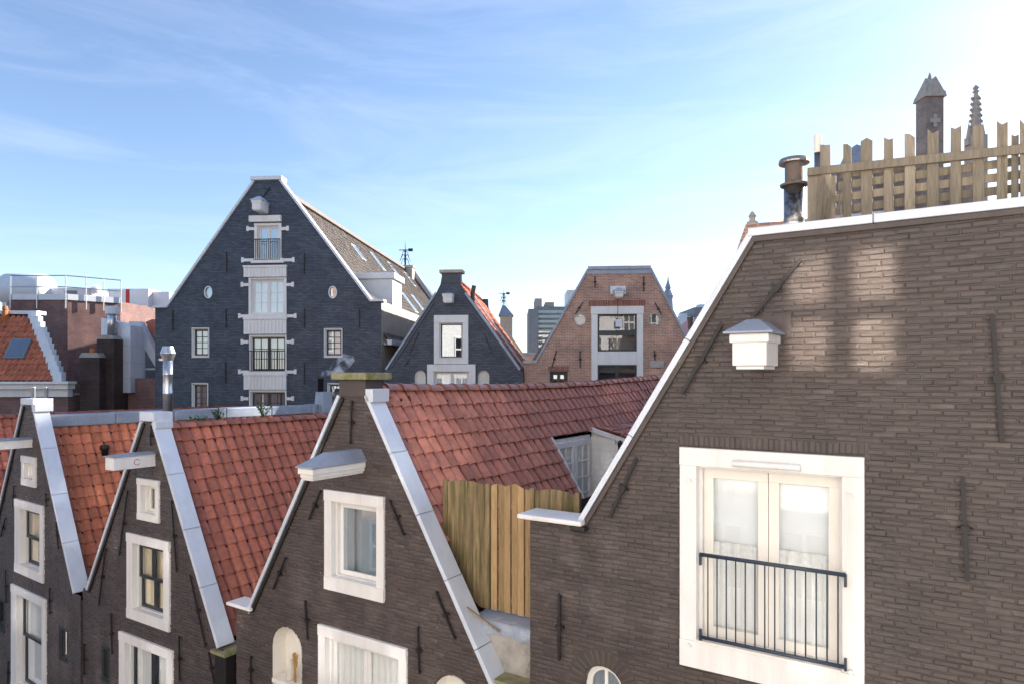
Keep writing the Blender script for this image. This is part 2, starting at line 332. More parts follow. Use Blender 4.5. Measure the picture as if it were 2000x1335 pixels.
# ---------------------------------------------------------------- roof tiles
def tile_mesh(name, m, wd=.24, ln=.34, seg=8, thick=.014):
    g = MB(); top = []; prof = []
    for k in range(seg + 1):
        x = (wd + .022) * k / seg; ph = x / wd * 2 * math.pi
        prof.append((x, .034 * math.sin(ph + 2.3) + .014 * math.sin(2 * ph + .6)))
    v = [(x, 0, z + .042) for x, z in prof] + [(x, ln, z) for x, z in prof]; n = seg + 1
    g.add(v, [(k, k + 1, k + 1 + n, k + n) for k in range(seg)])
    g.add([(x, 0, z + .042) for x, z in prof] + [(x, .004, z + .042 - thick * 3.7) for x, z in prof], [(k, k + n, k + 1 + n, k + 1) for k in range(seg)])
    g.add([(prof[-1][0], 0, prof[-1][1] + .03), (prof[-1][0], ln, prof[-1][1]), (prof[-1][0], ln, prof[-1][1] - .02), (prof[-1][0], 0, prof[-1][1] + .005)], [(0, 1, 2, 3)])
    me = bpy.data.meshes.new(name); me.from_pydata(g.v, [], g.f)
    if m: me.materials.append(MATS[m])
    me.shade_smooth(); return me
TILE = {}
def slope_tiles(fr, roof, O, along, up, n_cols, n_rows, m, n_single, wd=.24, ex=.29, skip=None, sag=None, seg=8, jit=1, seed=3, zfun=None):
    """tiles laid in rows: O = lower corner, along = eave direction (unit), up = up-slope (unit)"""
    rs = random.Random(seed); along, up = Vector(along), Vector(up); nrm = along.cross(up).normalized(); O = Vector(O)
    if m not in TILE: TILE[m] = tile_mesh('tile', m, wd, ex * 1.17, seg)
    me = TILE[m]; items = []
    for r in range(n_rows):
        for c in range(n_cols):
            p = O + along * (c * wd) + up * (r * ex)
            ctr = p + along * wd / 2 + up * ex / 2
            if skip and skip(ctr): continue
            if sag: p = p + Vector((0, 0, sag(ctr)))
            a = rs.gauss(0, .007) * jit; b = rs.gauss(0, .010) * jit
            rot = Matrix((along + up * a, up - along * a + nrm * b, nrm)).transposed().to_4x4()
            mt = Matrix.Translation(p + nrm * (rs.uniform(-.004, .006) * jit + .03) + along * rs.gauss(0, .003) * jit + up * rs.gauss(0, .006) * jit) @ rot
            items.append(((fr.world(ctr) - CAM).length, mt))
    items.sort(key=lambda t: t[0]); g = MB()
    mv = [v.co.copy() for v in me.vertices]; mf = [tuple(p.vertices) for p in me.polygons]
    for i, (d, mt) in enumerate(items):
        if i < n_single:
            o = bpy.data.objects.new('tile', me); C.objects.link(o); o.parent = roof; o.matrix_basis = mt
        else: g.add([mt @ v for v in mv], mf)
    if g.v:
        me2 = bpy.data.meshes.new('tile_field'); me2.from_pydata(g.v, [], g.f); me2.materials.append(MATS[m]); me2.shade_smooth()
        o = bpy.data.objects.new('tile_field', me2); C.objects.link(o); o.parent = roof; o['kind'] = 'stuff'
def ridge_tiles(roof, pts, m, r=.13, ln=.36, name='ridge_tile'):
    """half-round caps laid end to end along a polyline in roof coordinates"""
    g = MB(); n = 8
    for k in range(n):
        pass
    prof = [(r * math.cos(math.pi * k / n), r * .85 * math.sin(math.pi * k / n)) for k in range(n + 1)]
    v = []
    for y, s in ((0, 1.12), (.05, 1.12), (.06, 1.0), (ln * 1.08, .94)): v += [(x * s, y, z * s) for x, z in prof]
    f = []
    for q in range(3): f += [(q * (n + 1) + k, q * (n + 1) + k + 1, (q + 1) * (n + 1) + k + 1, (q + 1) * (n + 1) + k) for k in range(n)]
    f.append(tuple(range(n + 1)))
    me = bpy.data.meshes.new(name); me.from_pydata(v, [], f); me.materials.append(MATS[m]); me.shade_smooth()
    L = 0; pts = [Vector(p) for p in pts]
    tot = sum((pts[i + 1] - pts[i]).length for i in range(len(pts) - 1)); s = 0
    while s < tot - .1:
        q = s; i = 0
        while i < len(pts) - 2 and q > (pts[i + 1] - pts[i]).length: q -= (pts[i + 1] - pts[i]).length; i += 1
        d = (pts[i + 1] - pts[i]).normalized(); p = pts[i] + d * q
        x = d.cross(Vector((0, 0, 1))).normalized(); z = x.cross(d)
        o = bpy.data.objects.new(name, me); C.objects.link(o); o.parent = roof
        o.matrix_basis = Matrix.Translation(p + Vector((0, 0, random.uniform(-.008, .008)))) @ Matrix((x, d, z)).transposed().to_4x4() @ Matrix.Rotation(random.gauss(0, .02), 4, 'Z')
        s += ln

# ---------------------------------------------------------------- facade details
def coping(root, a, b, n, y0, y1, th, m='zinc', name='coping', lip=.03):
    """metal or stone capping along a raking wall top, in n lengths with open joints; a,b are (x,z), the cap lies above the line"""
    a, b = Vector((a[0], a[1])), Vector((b[0], b[1])); d = (b - a).normalized(); nr = Vector((-d.y, d.x))
    if nr.y < 0: nr = -nr
    L = (b - a).length
    for k in range(n):
        p, q = a + d * (L * k / n + .004), a + d * (L * (k + 1) / n - .004)
        up = th + (.004 if k % 2 else 0)
        poly = [p - nr * lip, q - nr * lip, q + nr * up, p + nr * up]
        g = MB(); vv = [(c.x, y, c.y) for y in (y0, y1) for c in poly]
        g.add(vv, [(0, 1, 2, 3), (7, 6, 5, 4), (0, 4, 5, 1), (1, 5, 6, 2), (2, 6, 7, 3), (3, 7, 4, 0)])
        # standing seam at the joint
        if k: g.add([(c.x, y, c.y) for y in (y0 - .004, y1 + .004) for c in (p - nr * lip, p + d * .014 - nr * lip, p + d * .014 + nr * (up + .006), p + nr * (up + .006))], [(0, 1, 2, 3), (7, 6, 5, 4), (0, 4, 5, 1), (1, 5, 6, 2), (2, 6, 7, 3), (3, 7, 4, 0)])
        g.build(name, m, root, bevel=.006)
def anchor(root, a, b, m='iron', w=.028, knot=True, out=.05):
    """wrought wall anchor: flat bar with a keyed knot where the tie comes through"""
    g = MB(); g.beam((a[0], -out, a[1]), (b[0], -out, b[1]), w, .022)
    c = Vector(((a[0] + b[0]) / 2, 0, (a[1] + b[1]) / 2)); d = Vector((b[0] - a[0], 0, b[1] - a[1])).normalized()
    if knot:
        g.beam(c - d * .035 + Vector((0, -out - .006, 0)), c + d * .035 + Vector((0, -out - .006, 0)), w * 1.9, .035)
        s = Vector((-d.z, 0, d.x)); g.beam(c + s * .06 + Vector((0, -out * .55, 0)), c - s * .06 + Vector((0, -out * .55, 0)), .022, out)
    g.beam((c.x, -out, c.z), (c.x, .02, c.z), .03, .03, (0, 0, 1))
    for t in (.04, .96):
        p = Vector((a[0], 0, a[1])).lerp(Vector((b[0], 0, b[1])), t); g.beam((p.x, -out, p.z), (p.x, .02, p.z), .018, .018, (0, 0, 1))
    g.build('wall_anchor', m, root)
def curtain(root, x0, x1, z0, z1, y, m, folds=9, amp=.018, name='curtain'):
    g = MB(); n = folds * 6
    v = [(x0 + (x1 - x0) * k / n, y + amp * math.sin(k / 6 * 2 * math.pi + .6 * math.sin(k * .7)), z) for z in (z0, z1) for k in range(n + 1)]
    g.add(v, [(k, k + 1, k + 2 + n, k + 1 + n) for k in range(n)])
    return g.build(name, m, root, smooth=True)
def window(root, rc, casing=(.17, .17, .17, .12), leaves=1, bars=(1, 1), cm='white_paint', sm='white_paint', sw=.06, inner=None, split=None,
           depth=.11, proud=.035, glass='glass', cur=None, sill=True, ears=False, room=True, cz=None):
    """casing > sashes, panes, bars, sill, curtains. rc = outer x0,x1,z0,z1; casing = left,right,top,bottom widths"""
    x0, x1, z0, z1 = rc; l, r, t, b = casing
    g = MB(); e = .02 if ears else 0
    g.box(x0, x0 + l, -proud, .2, z0 + b, z1 - t); g.box(x1 - r, x1, -proud, .2, z0 + b, z1 - t)
    g.box(x0 - e, x1 + e, -proud - .012, .2, z1 - t, z1); g.box(x0, x1, -proud - .008, .2, z0, z0 + b)
    w = g.build('window', cm, root, bevel=.006)
    ix0, ix1, iz0, iz1 = x0 + l, x1 - r, z0 + b, z1 - t
    # stepped inner lining
    q = .035; g = MB(); yy = depth * .55
    for a_, b_, c_, d_ in ((ix0, ix0 + q, iz0 + q, iz1 - q), (ix1 - q, ix1, iz0 + q, iz1 - q), (ix0, ix1, iz1 - q, iz1), (ix0, ix1, iz0, iz0 + q)): g.box(a_, b_, yy, .19, c_, d_)
    g.build('lining', cm, w, bevel=.004)
    ix0 += q; ix1 -= q; iz0 += q; iz1 -= q
    if sill: MB().prism([(ix0 - q, iz0 - q + .001), (ix1 + q, iz0 - q + .001), (ix1 + q, iz0 - q + .025), (ix0 - q, iz0 - q + .025)], -proud - .03, yy - .002).build('sill', cm, w, bevel=.004)
    cells = [(ix0 + (ix1 - ix0) * k / leaves + .003, ix0 + (ix1 - ix0) * (k + 1) / leaves - .003, iz0 + .003, iz1 - .003, depth) for k in range(leaves)]
    if split:
        cells = [(a_, b_, c_, c_ + (d_ - c_) * split - .001, dd) for a_, b_, c_, d_, dd in cells] + [(a_, b_, c_ + (d_ - c_) * split - .03, d_, dd - .045) for a_, b_, c_, d_, dd in cells]
    for a_, b_, c_, d_, dd in cells:
        g = MB()
        g.box(a_, a_ + sw, dd, dd + .04, c_ + sw, d_ - sw); g.box(b_ - sw, b_, dd, dd + .04, c_ + sw, d_ - sw); g.box(a_, b_, dd - .002, dd + .04, d_ - sw, d_); g.box(a_, b_, dd - .002, dd + .04, c_, c_ + sw)
        g.build('sash', sm, w, bevel=.004)
        nx, nz = bars
        if nx * nz > 1:
            g = MB(); bw = .026
            for k in range(1, nx): xx = a_ + sw + (b_ - a_ - 2 * sw) * k / nx; g.box(xx - bw / 2, xx + bw / 2, dd + .004, dd + .034, c_ + sw, d_ - sw)
            for k in range(1, nz): zz = c_ + sw + (d_ - c_ - 2 * sw) * k / nz; g.box(a_ + sw, b_ - sw, dd + .006, dd + .032, zz - bw / 2, zz + bw / 2)
            g.build('glazing_bar', sm, w)
        B('pane', glass, w, a_ + sw - .004, b_ - sw + .004, dd + .018, dd + .024, c_ + sw - .004, d_ - sw + .004)
    zt = iz0 + (iz1 - iz0) * (cz or 1)
    if cur == 'full': curtain(w, ix0, ix1, iz0, zt, depth + .06, 'curtain', 12)
    elif cur == 'warm': curtain(w, ix0, ix1, iz0, zt, depth + .06, 'curtain_warm', 6, .012)
    elif cur == 'sides':
        curtain(w, ix0, ix0 + (ix1 - ix0) * .42, iz0, iz1, depth + .065, 'curtain', 6); curtain(w, ix1 - (ix1 - ix0) * .42, ix1, iz0, iz1, depth + .065, 'curtain', 6)
    elif cur == 'left': curtain(w, ix0, ix0 + (ix1 - ix0) * .3, iz0, iz1, depth + .065, 'curtain', 4)
    elif cur == 'blind': B('blind', 'blind', w, ix0, ix1, depth + .06, depth + .065, iz0, zt)
    if room: MB().add([(x0, .27, z0), (x1, .27, z0), (x1, .27, z1), (x0, .27, z1)], [(0, 1, 2, 3)]).build('room_wall', 'room', w)
    return w
def rc_hole(rc, s=.02):
    x0, x1, z0, z1 = rc; return [(x0 + s, z0 + s), (x1 - s, z0 + s), (x1 - s, z1 - s), (x0 + s, z1 - s)]
def hoist(root, cx, z0, z1, w, out, roof='lead', lip=.05, pitch=.16, hip=True, body='white_paint', mould=True):
    """boxed-in hoisting beam sticking out over the street under a little metal roof"""
    g = MB().box(cx - w / 2, cx + w / 2, -out, .02, z0, z1)
    b = g.build('hoist_box', body, root, bevel=.008)
    if mould:
        MB().box(cx - w / 2 - .025, cx + w / 2 + .025, -out - .025, .015, z1 - .09, z1 - .001).build('moulding', body, b, bevel=.012)
        MB().box(cx - w / 2 + .03, cx + w / 2 - .03, -out + .03, .015, z0 - .035, z0 - .001).build('soffit', body, b, bevel=.006)
    e = w / 2 + lip; y0 = -out - lip; zt = z1 + pitch; hx = .06
    hp = out * .42 if hip else 0
    v = [(cx - e, y0, z1), (cx + e, y0, z1), (cx + e, .02, z1), (cx - e, .02, z1), (cx - e, y0, z1 + .02), (cx + e, y0, z1 + .02), (cx + e, .02, z1 + .02), (cx - e, .02, z1 + .02),
         (cx - hx, y0 + hp, zt), (cx + hx, y0 + hp, zt), (cx + hx, .02, zt), (cx - hx, .02, zt)]
    MB().add(v, [(0, 3, 2, 1), (0, 1, 5, 4), (1, 2, 6, 5), (3, 0, 4, 7), (4, 5, 9, 8), (5, 6, 10, 9), (7, 4, 8, 11), (8, 9, 10, 11), (2, 3, 7, 6), (6, 7, 11, 10)]).build('hoist_roof', roof, b, bevel=.006)
    return b

# ================================================================ THE GROUND
def sheet(name, m, x0, x1, y0, y1, z, ang=0, org=(0, 0)):
    o = MB().add([(x0, y0, 0), (x1, y0, 0), (x1, y1, 0), (x0, y1, 0)], [(0, 1, 2, 3)]).build(name, m); o.location = (org[0], org[1], z); o.rotation_euler = (0, 0, ang); o['kind'] = 'structure'; return o
sheet('ground', 'brick_paving', -2500, 2500, -2500, 2500, 0)
sheet('road', 'asphalt', -80, 60, -9.6, -1.8, .004, TH, (M.ox, M.oy))
B('pavement', 'brick_paving', None, -80, 60, -1.5, -.05, 0, .12).location = (M.ox, M.oy, .0)
bpy.data.objects['pavement'].rotation_euler = (0, 0, TH); bpy.data.objects['pavement']['kind'] = 'structure'

# ================================================================ THE BROWN HOUSE WITH THE FRENCH WINDOW
fr = M.shift(-1.7)
hr = fr.root('gabled_house', 'brown painted brick house with white french window behind a slim blue railing', 'house')
xl = fr.px(1035, 1100)[0]; sh = fr.px(1035, 1022)[1]; ra = fr.px(1136, 1020); rb = fr.px(1468, 458); xr = 4.6; zt = rb[1]
out = [(xl, 0), (xr, 0), (xr, zt), rb, ra, (xl, ra[1])]
wr = fr.rect(1329.5, 871, 1689, 1378)
wr = (wr[0], wr[1], wr[2], fr.px(1329.5, 871)[1])
ac = fr.px(1177, 1345); ar = (fr.px(1217, 1345)[0] - fr.px(1139, 1345)[0]) / 2
azc = fr.px(1177, 1301)[1] - ar
arch = [(ac[0] + ar, azc - 1.2)] + arch_pts(ac[0], azc, ar) + [(ac[0] - ar, azc - 1.2)]
wall = brick_wall(fr, hr, out, [rc_hole(wr), arch], E - 4.8, 'brown_paint', 'brown_brick', 300, 14, xlim=(-9, 3.2),
           soldier=[(wr[0] - .02, wr[1] + .02, wr[3] + .012, wr[3] + .135)], rings=[(ac[0], azc, ar + .015, ar + .2)])
# roof: steep left slope and flat top
k = (rb[1] - ra[1]) / (rb[0] - ra[0])
g = MB(); g.prism([(ra[0] - .2, ra[1] - .35), (ra[0] + .35, ra[1] - .35), (rb[0] + .2, zt - .2), (xr, zt - .2), (xr, zt - .05), (rb[0] + .05, zt - .05), ], .3, 13.9).build('roof', 'roof_felt', hr)
coping(hr, (ra[0] - .02, ra[1]), (rb[0], rb[1]), 3, -.05, .3, .035)
coping(hr, (rb[0] - .03, zt + .002), (xr, zt + .002), 4, -.06, .32, .055)
B('shoulder_cap', 'white_paint', hr, fr.px(1020, 1010)[0], ra[0] + .06, -.14, .34, ra[1] - .02, ra[1] + .045, bevel=.02)
B('gutter_end', 'iron', hr, ra[0] - .1, ra[0] + .1, -.13, -.002, ra[1] - .09, ra[1] - .022, bevel=.02)
dv = Vector((rb[0] - ra[0], rb[1] - ra[1])).normalized(); nv = Vector((dv.y, -dv.x))
g = MB(); a_, b_ = Vector(ra) + nv * .055, Vector(rb) + nv * .055 - dv * .03
g.beam((a_.x, -.018, a_.y), (b_.x, -.018, b_.y), .045, .04); g.build('verge_strip', 'dark_brown_paint', hr)
B('verge_strip', 'dark_brown_paint', hr, rb[0], xr - .01, -.036, .005, zt - .085, zt - .032)
# french window
w = window(hr, wr, (.19, .2, .2, .3), leaves=2, sw=.105, depth=.12, cur='full', cz=.56, proud=.04, cm='white_paint', sm='cream_paint')
ix0, ix1 = wr[0] + .23, wr[1] - .24
B('blind', 'blind', w, ix0, ix1, .215, .22, wr[2] + .35, wr[3] - .22)
zb = fr.px(1510, 907)[1]
MB().tube([(fr.px(1430, 907, -.1)[0], -.085, zb), (fr.px(1563, 907, -.1)[0], -.085, zb)], .034, 12).build('awning_roller', 'white_paint', w, smooth=False)
rx0, rx1 = fr.px(1367, 1090, -.07)[0], fr.px(1652, 1100, -.07)[0]
rz1, rz0 = fr.px(1367, 1081, -.07)[1], fr.px(1367, 1242, -.07)[1]
MB().tube([(rx0, -.075, rz1), (rx1, -.075, rz1)], .022, 12).build('handrail', 'rail_blue', w, smooth=True)
MB().tube([(rx0, -.075, rz0), (rx1, -.075, rz0)], .020, 12).build('bottom_rail', 'rail_blue', w, smooth=True)
for q in range(14):
    xx = rx0 + (rx1 - rx0) * (q + .9) / 14.6
    MB().tube([(xx, -.075, rz0), (xx, -.075, rz1)], .0075, 8).build('baluster', 'rail_blue', w, smooth=True)
for xx in (rx0 + .004, rx1 - .004):
    for zz in (rz0 + .03, rz1 - .05): B('bracket', 'rail_blue', w, xx - .012, xx + .012, -.08, -.035, zz - .07, zz + .05)
for px_, py_ in ((1347, 937), (1660, 966), (1347, 1258), (1662, 1310)):
    q = fr.px(px_, py_, -.04); MB().tube([(q[0], -.035, q[1]), (q[0], -.075, q[1])], .022, 10).build('shutter_pintle', 'white_paint', w)
# arched window low in the wall
g = MB(); aw = [(x, z) for x, z in arch_pts(ac[0], azc, ar - .005)]; ai = [(x, z) for x, z in arch_pts(ac[0], azc, ar - .075)]
n = len(aw); vv = [(x, y, z) for y in (.1, .15) for x, z in aw + ai]
g.add(vv, [(i, i + 1, n + i + 1, n + i) for i in range(n - 1)] + [(n + i, n + i + 1, 3 * n + i + 1, 3 * n + i) for i in range(n - 1)])
for s in (-1, 1): g.box(min(ac[0] + s * ar, ac[0] + s * (ar - .075)), max(ac[0] + s * ar, ac[0] + s * (ar - .075)), .1, .15, azc - 1.2, azc)
g.box(ac[0] - .02, ac[0] + .02, .105, .145, azc - 1.2, azc + ar - .07)
g2 = g.build('arched_window', 'cream_paint', hr)
MB().prism([(x, z) for x, z in [(ac[0] + ar, azc - 1.19)] + aw + [(ac[0] - ar, azc - 1.19)]][::-1], .12, .126).build('pane', 'glass_reflective', g2)
curtain(g2, ac[0] - ar, ac[0] + ar, azc - 1.2, azc + ar, .22, 'curtain', 6)
# hoist and anchors
ha, hb = fr.px(1430, 660, -.52), fr.px(1497, 722, -.52)
hoist(hr, (ha[0] + hb[0]) / 2, hb[1] + .045, fr.px(1430, 652, -.52)[1], hb[0] - ha[0], .52, roof='lead', pitch=.15, lip=.075)
B('hoist_flashing', 'dark_brown_paint', hr, (ha[0] + hb[0]) / 2 - .1, (ha[0] + hb[0]) / 2 + .3, -.012, -.006, fr.px(1530, 655)[1], fr.px(1530, 617)[1])
for a_, b_ in (((1566, 508), (1473, 618)), ((1411, 635), (1334, 768)), ((1246, 893), (1194, 1008)), ((1096, 1158), (1095, 1286)), ((1938, 617), (1957, 862)), ((1880, 931), (1890, 1132))):
    anchor(hr, fr.px(*a_), fr.px(*b_), w=.034, out=.045)
# ---- things on its flat roof
ff = fr.shift(0, .62)
fence = ff.root('picket_screen', 'weathered picket screen of uneven grey boards on the brown house roof', 'fence', z=zt - .05)
def fz(x, y, d=0): q = ff.px(x, y, d); return q[0], q[1] - (zt - .05)
for x, y, wd in ((1613, 283, 20), (1655, 280, 18), (1693, 273, 21), (1736, 267, 20), (1777, 263, 20), (1822, 256, 22), (1866, 250, 21), (1912, 247, 22), (1957, 240, 22), (1982, 264, 15), (2003, 238, 20), (2050, 236, 20), (2098, 232, 21), (2146, 228, 20)):
    a_, b_ = fz(x - wd / 2, y), fz(x + wd / 2, y); g = MB(); rs_ = random.uniform
    v0 = [(a_[0], 0, .02), (b_[0], 0, .02), (b_[0] + rs_(-.01, .01), rs_(-.02, .02), b_[1] + rs_(-.04, .02)), ((a_[0] + b_[0]) / 2, rs_(-.02, .02), b_[1] + rs_(-.03, .03)), (a_[0] + rs_(-.01, .01), rs_(-.02, .02), a_[1] + rs_(-.03, .03))]
    g.add(v0 + [(p[0], p[1] + .02, p[2]) for p in v0], [(0, 1, 2, 3, 4), (9, 8, 7, 6, 5)] + [(i, i + 5, (i + 1) % 5 + 5, (i + 1) % 5) for i in range(5)])
    g.build('picket', 'wood_grey', fence)
ra_, rb_ = fz(1577, 336, -.03), fz(2000, 291, -.03); rz = rb_[1] - (rb_[1] - ra_[1]) * 0
d_ = (rb_[1] - ra_[1]) / (rb_[0] - ra_[0])
g = MB(); xe = rb_[0] + 1.2; g.beam((ra_[0], -.02, ra_[1]), (xe, -.02, ra_[1] + d_ * (xe - ra_[0])), .085, .035, (0, 1, 0)); g.build('top_rail', 'wood_grey', fence)
for q, zz in enumerate((.05, .18, .31, .44, .57, .69)):
    B('back_slat', 'wood_grey', fence, ra_[0] + .28 + .02 * (q % 3), xe, .05, .07, zz, zz + .082)
for x0, x1, y0 in ((1577, 1600, 340), (1599, 1622, 338), (1622, 1634, 345)):
    a_, b_ = fz(x0, y0), fz(x1, y0); B('end_board', 'wood_grey', fence, a_[0], b_[0] - .006, -.01 + .012 * (x0 % 2), .02 + .012 * (x0 % 2), .02, a_[1])
g = MB()
for q in range(16):
    p0 = fz(random.uniform(1600, 1650), 432); p1 = fz(random.uniform(1590, 1650), random.uniform(345, 385))
    mid = ((p0[0] + p1[0]) / 2 + random.uniform(-.06, .06), -.06 + random.uniform(-.03, .03), (p0[1] + p1[1]) / 2)
    g.tube([(p0[0], -.04, .02), mid, (p1[0], -.04, p1[1])], [.006, .005, .003], 5)
tag(g.build('dry_vine', 'wood_grey', None), 'tangle of dry grey vine stems on the end of the picket screen', 'vine'); bpy.data.objects['dry_vine'].location = fence.location; bpy.data.objects['dry_vine'].rotation_euler = fence.rotation_euler
fl = fr.shift(0, .8); q = fl.px(1551, 440)
ft = fl.shift(q[0]).root('flue_pipe', 'shiny steel double-wall flue with flat rain cap beside the picket screen', 'flue', z=zt - .05)
hz_ = fl.px(1551, 312)[1] - zt + .05
MB().lathe([(.112, 0), (.112, hz_ * .3), (.116, hz_ * .31), (.116, hz_ * .33), (.112, hz_ * .34), (.112, hz_ * .72)], n=24).build('pipe', 'flue_steel', ft, smooth=True)
MB().lathe([(.15, hz_ * .7), (.155, hz_ * .72), (.10, hz_ * .74), (.10, hz_ * .95)], n=24).build('collar', 'rusty', ft)
MB().lathe([(.165, hz_ * .95), (.17, hz_ * .965), (.16, hz_), (.02, hz_ * 1.02)], n=24).build('rain_cap', 'flue_steel', ft)
g = MB().lathe([(.12, hz_ * .22), (.122, hz_ * .25), (.12, hz_ * .28)], n=24); g.beam((.1, 0, hz_ * .25), (.24, .02, hz_ * .25), .02, .02); g.build('clamp', 'steel', ft)
fl = fr.shift(0, .75); q = fl.px(1597, 330)
fp = fl.shift(q[0]).root('vent_pipe', 'thin vent pipe with pale yellow top behind the picket screen end', 'pipe', z=zt - .05)
hv = fl.px(1597, 264)[1] - zt + .05
MB().lathe([(.036, 0), (.036, hv - .2)], n=14).build('pipe', 'flue_steel', fp, smooth=True); MB().lathe([(.04, hv - .2), (.04, hv), (.03, hv + .004)], n=14).build('pipe_top', 'cream_paint', fp)

# ================================================================ NECK-GABLED HOUSES OF THE ROW
def gable_house(fr, label, LT, LF, RT, RF, xl, xr, ntop, m, mb_, zmin, wins, n_single, depth, zr, kr, kl, tile, cap, ncop, tile_cols, tile_rows, n_tiles, skip=None, sag=None, arches=(), ridge=True, seed=1, roof_y0=.33, cut=None):
    root = fr.root('gabled_house', label, 'house')
    out = [(xl, 0), (xr, 0), (xr, RF[1]), RF, RT, (RT[0], ntop), (LT[0], ntop), LT, LF, (xl, LF[1])]
    holes = [rc_hole(r) for r in wins] + [a for a in arches]
    brick_wall(fr, root, out, holes, zmin, m, mb_, n_single, depth, side_z=(LF[1] - .3, RF[1] - .1), back=False)
    coping(root, RT, RF, ncop, -.035, .30, .035)
    coping(root, LT, LF, 3, -.05, .28, .03)
    # raised brick verge under the left coping
    d = (Vector(LF) - Vector(LT)).normalized(); nv = Vector((-d.y, d.x)) if d.x < 0 else Vector((d.y, -d.x))
    nv = Vector((abs(nv.x), -abs(nv.y))); a, b = Vector(LT) + nv * .075, Vector(LF) + nv * .075
    MB().beam((a.x, -.012, a.y), (b.x, -.012, b.y), .06, .04).build('verge_strip', 'iron', root)
    # roof slabs and back wall
    xe, xw = xr + .02, xl + .02
    g = MB()
    for ya, yb, xq in ((.29, cut[0], xe), (cut[0] + .001, depth, cut[1])) if cut else ((.29, depth, xe),):
        g.prism([(xw, zr + kl * xw), (xw, zr + kl * xw - .1), (0, zr - .12), (xq, zr - kr * xq - .1), (xq, zr - kr * xq), (0, zr)][::-1], ya, yb)
    roof = g.build('roof', 'underlay', root)
    up = Vector((-1, 0, kr)).normalized(); L = xe * math.sqrt(1 + kr * kr)
    O = Vector((0, roof_y0, zr)) - up * (tile_rows * .29 + .05)
    slope_tiles(fr, roof, O, (0, 1, 0), up, tile_cols, tile_rows, tile, n_tiles, skip=skip, sag=sag, seed=seed)
    if ridge:
        n = 24; pts = [(0, roof_y0 - .05 + (tile_cols * .24) * q / n, zr + .0 + (sag(Vector((0, roof_y0 + tile_cols * .24 * q / n, 0))) if sag else 0)) for q in range(n + 1)]
        ridge_tiles(roof, pts, tile)
    MB().add([(xl, depth, 0), (xr, depth, 0), (xr, depth, zr - kr * xr), (0, depth, zr), (xl, depth, zr + kl * xl)], [(0, 1, 2, 3, 4)]).build('rear_wall', m, root)
    return root, roof

# ---- house with the mossy chimney-like neck
f3 = M.shift(-7.76)
LT, LF, RT, RF = f3.px(665, 771), f3.px(489, 1186), f3.px(716, 771), f3.px(962, 1336)
kk = (RT[1] - RF[1]) / (RF[0] - RT[0]); RF = (2.86, RT[1] - kk * (2.86 - RT[0]))
xl3 = f3.px(461, 1250)[0]
w3a = f3.rect(636, 954, 752, 1175.8); w3a = (w3a[0], w3a[1], f3.px(636, 1147.3)[1], w3a[3])
w3b = (f3.px(624, 1216)[0], f3.px(796, 1265)[0], f3.px(624, 1216)[1] - 1.75, f3.px(624, 1216)[1])
n3 = f3.px(560, 1250); nr = (f3.px(589, 1250)[0] - f3.px(531, 1250)[0]) / 2; nzc = f3.px(560, 1223)[1] - nr
niche = [(n3[0] + nr, nzc - 1.0)] + arch_pts(n3[0], nzc, nr) + [(n3[0] - nr, nzc - 1.0)]
m3 = f3.px(886, 1330); mzc = f3.px(886, 1318)[1] - nr
niche2 = [(m3[0] + nr, mzc - 1.0)] + arch_pts(m3[0], mzc, nr) + [(m3[0] - nr, mzc - 1.0)]
Z3 = E - .22; K3 = 1.62
def sag3(p): return -.11 * math.sin(min(max(p.y / 12.8, 0), 1) * math.pi) + .012 * p.y
def skip3(p): return (4.98 < p.y < 6.9 and p.x > .6) or (p.y >= 6.9 and p.x > .62) or (p.y < .62 and p.x > 2.75) or (p.x > 1.35 and .42 < p.y < .62)
h3, roof3 = gable_house(f3, 'brown gabled house with mossy chimney-like top, its red roof leading to a dormer', LT, LF, RT, RF, xl3, 2.86, LT[1] + .2, 'brown_paint', 'brown_brick', E - 5.6,
    [w3a, w3b], 300, 13, Z3, K3, 1.62, 'tile_weathered', None, 5, 52, 18, 300, skip3, sag3, [niche, niche2], seed=5, cut=(5.02, .6))
# neck and cap stone
MB().box(LT[0] - .003, RT[0] + .003, -.03, .36, LT[1] - .02, f3.px(665, 741)[1]).build('neck', 'brown_paint', h3, bevel=.01)
z0 = f3.px(665, 741)[1]
MB().box(LT[0] - .1, RT[0] + .1, -.12, .46, z0 + .002, z0 + .115).build('cap_stone', 'stone_mossy', h3, bevel=.025)
MB().box(RT[0] + .004, RT[0] + .16, -.035, .33, RT[1] - .1, RT[1] + .1).build('neck_flashing', 'zinc', h3, bevel=.01)
B('shoulder_cap', 'white_paint', h3, f3.px(450, 1180)[0], LF[0] + .1, -.09, .3, LF[1] - .03, LF[1] + .03, bevel=.015)
window(h3, w3a, (.16, .15, .17, .2), leaves=1, sw=.07, depth=.12, cur='left', glass='glass_reflective')
B('blind', 'blind', h3, w3a[0] + .2, w3a[1] - .2, .235, .24, w3a[2] + .24, w3a[3] - .2)  # pale sheet behind the glass, standing in for the sky's reflection
window(h3, w3b, (.16, .15, .17, .2), leaves=2, sw=.07, depth=.12, cur='full')
hoist(h3, .1, f3.px(602, 938, -1)[1] + .03, f3.px(602, 914, -1)[1] + .0, .26, 1.0, pitch=.19, lip=.05)
for a_, b_ in (((690, 781), (687, 866)), ((629, 956), (606, 1013)), ((561, 1086), (536, 1149)), ((599, 1170), (604, 1246)), ((763, 974), (792, 1044)), ((854, 1152), (892, 1246)), ((819, 1221), (822, 1313)), ((493, 1279), (493, 1333))):
    anchor(h3, f3.px(*a_), f3.px(*b_), out=.035)
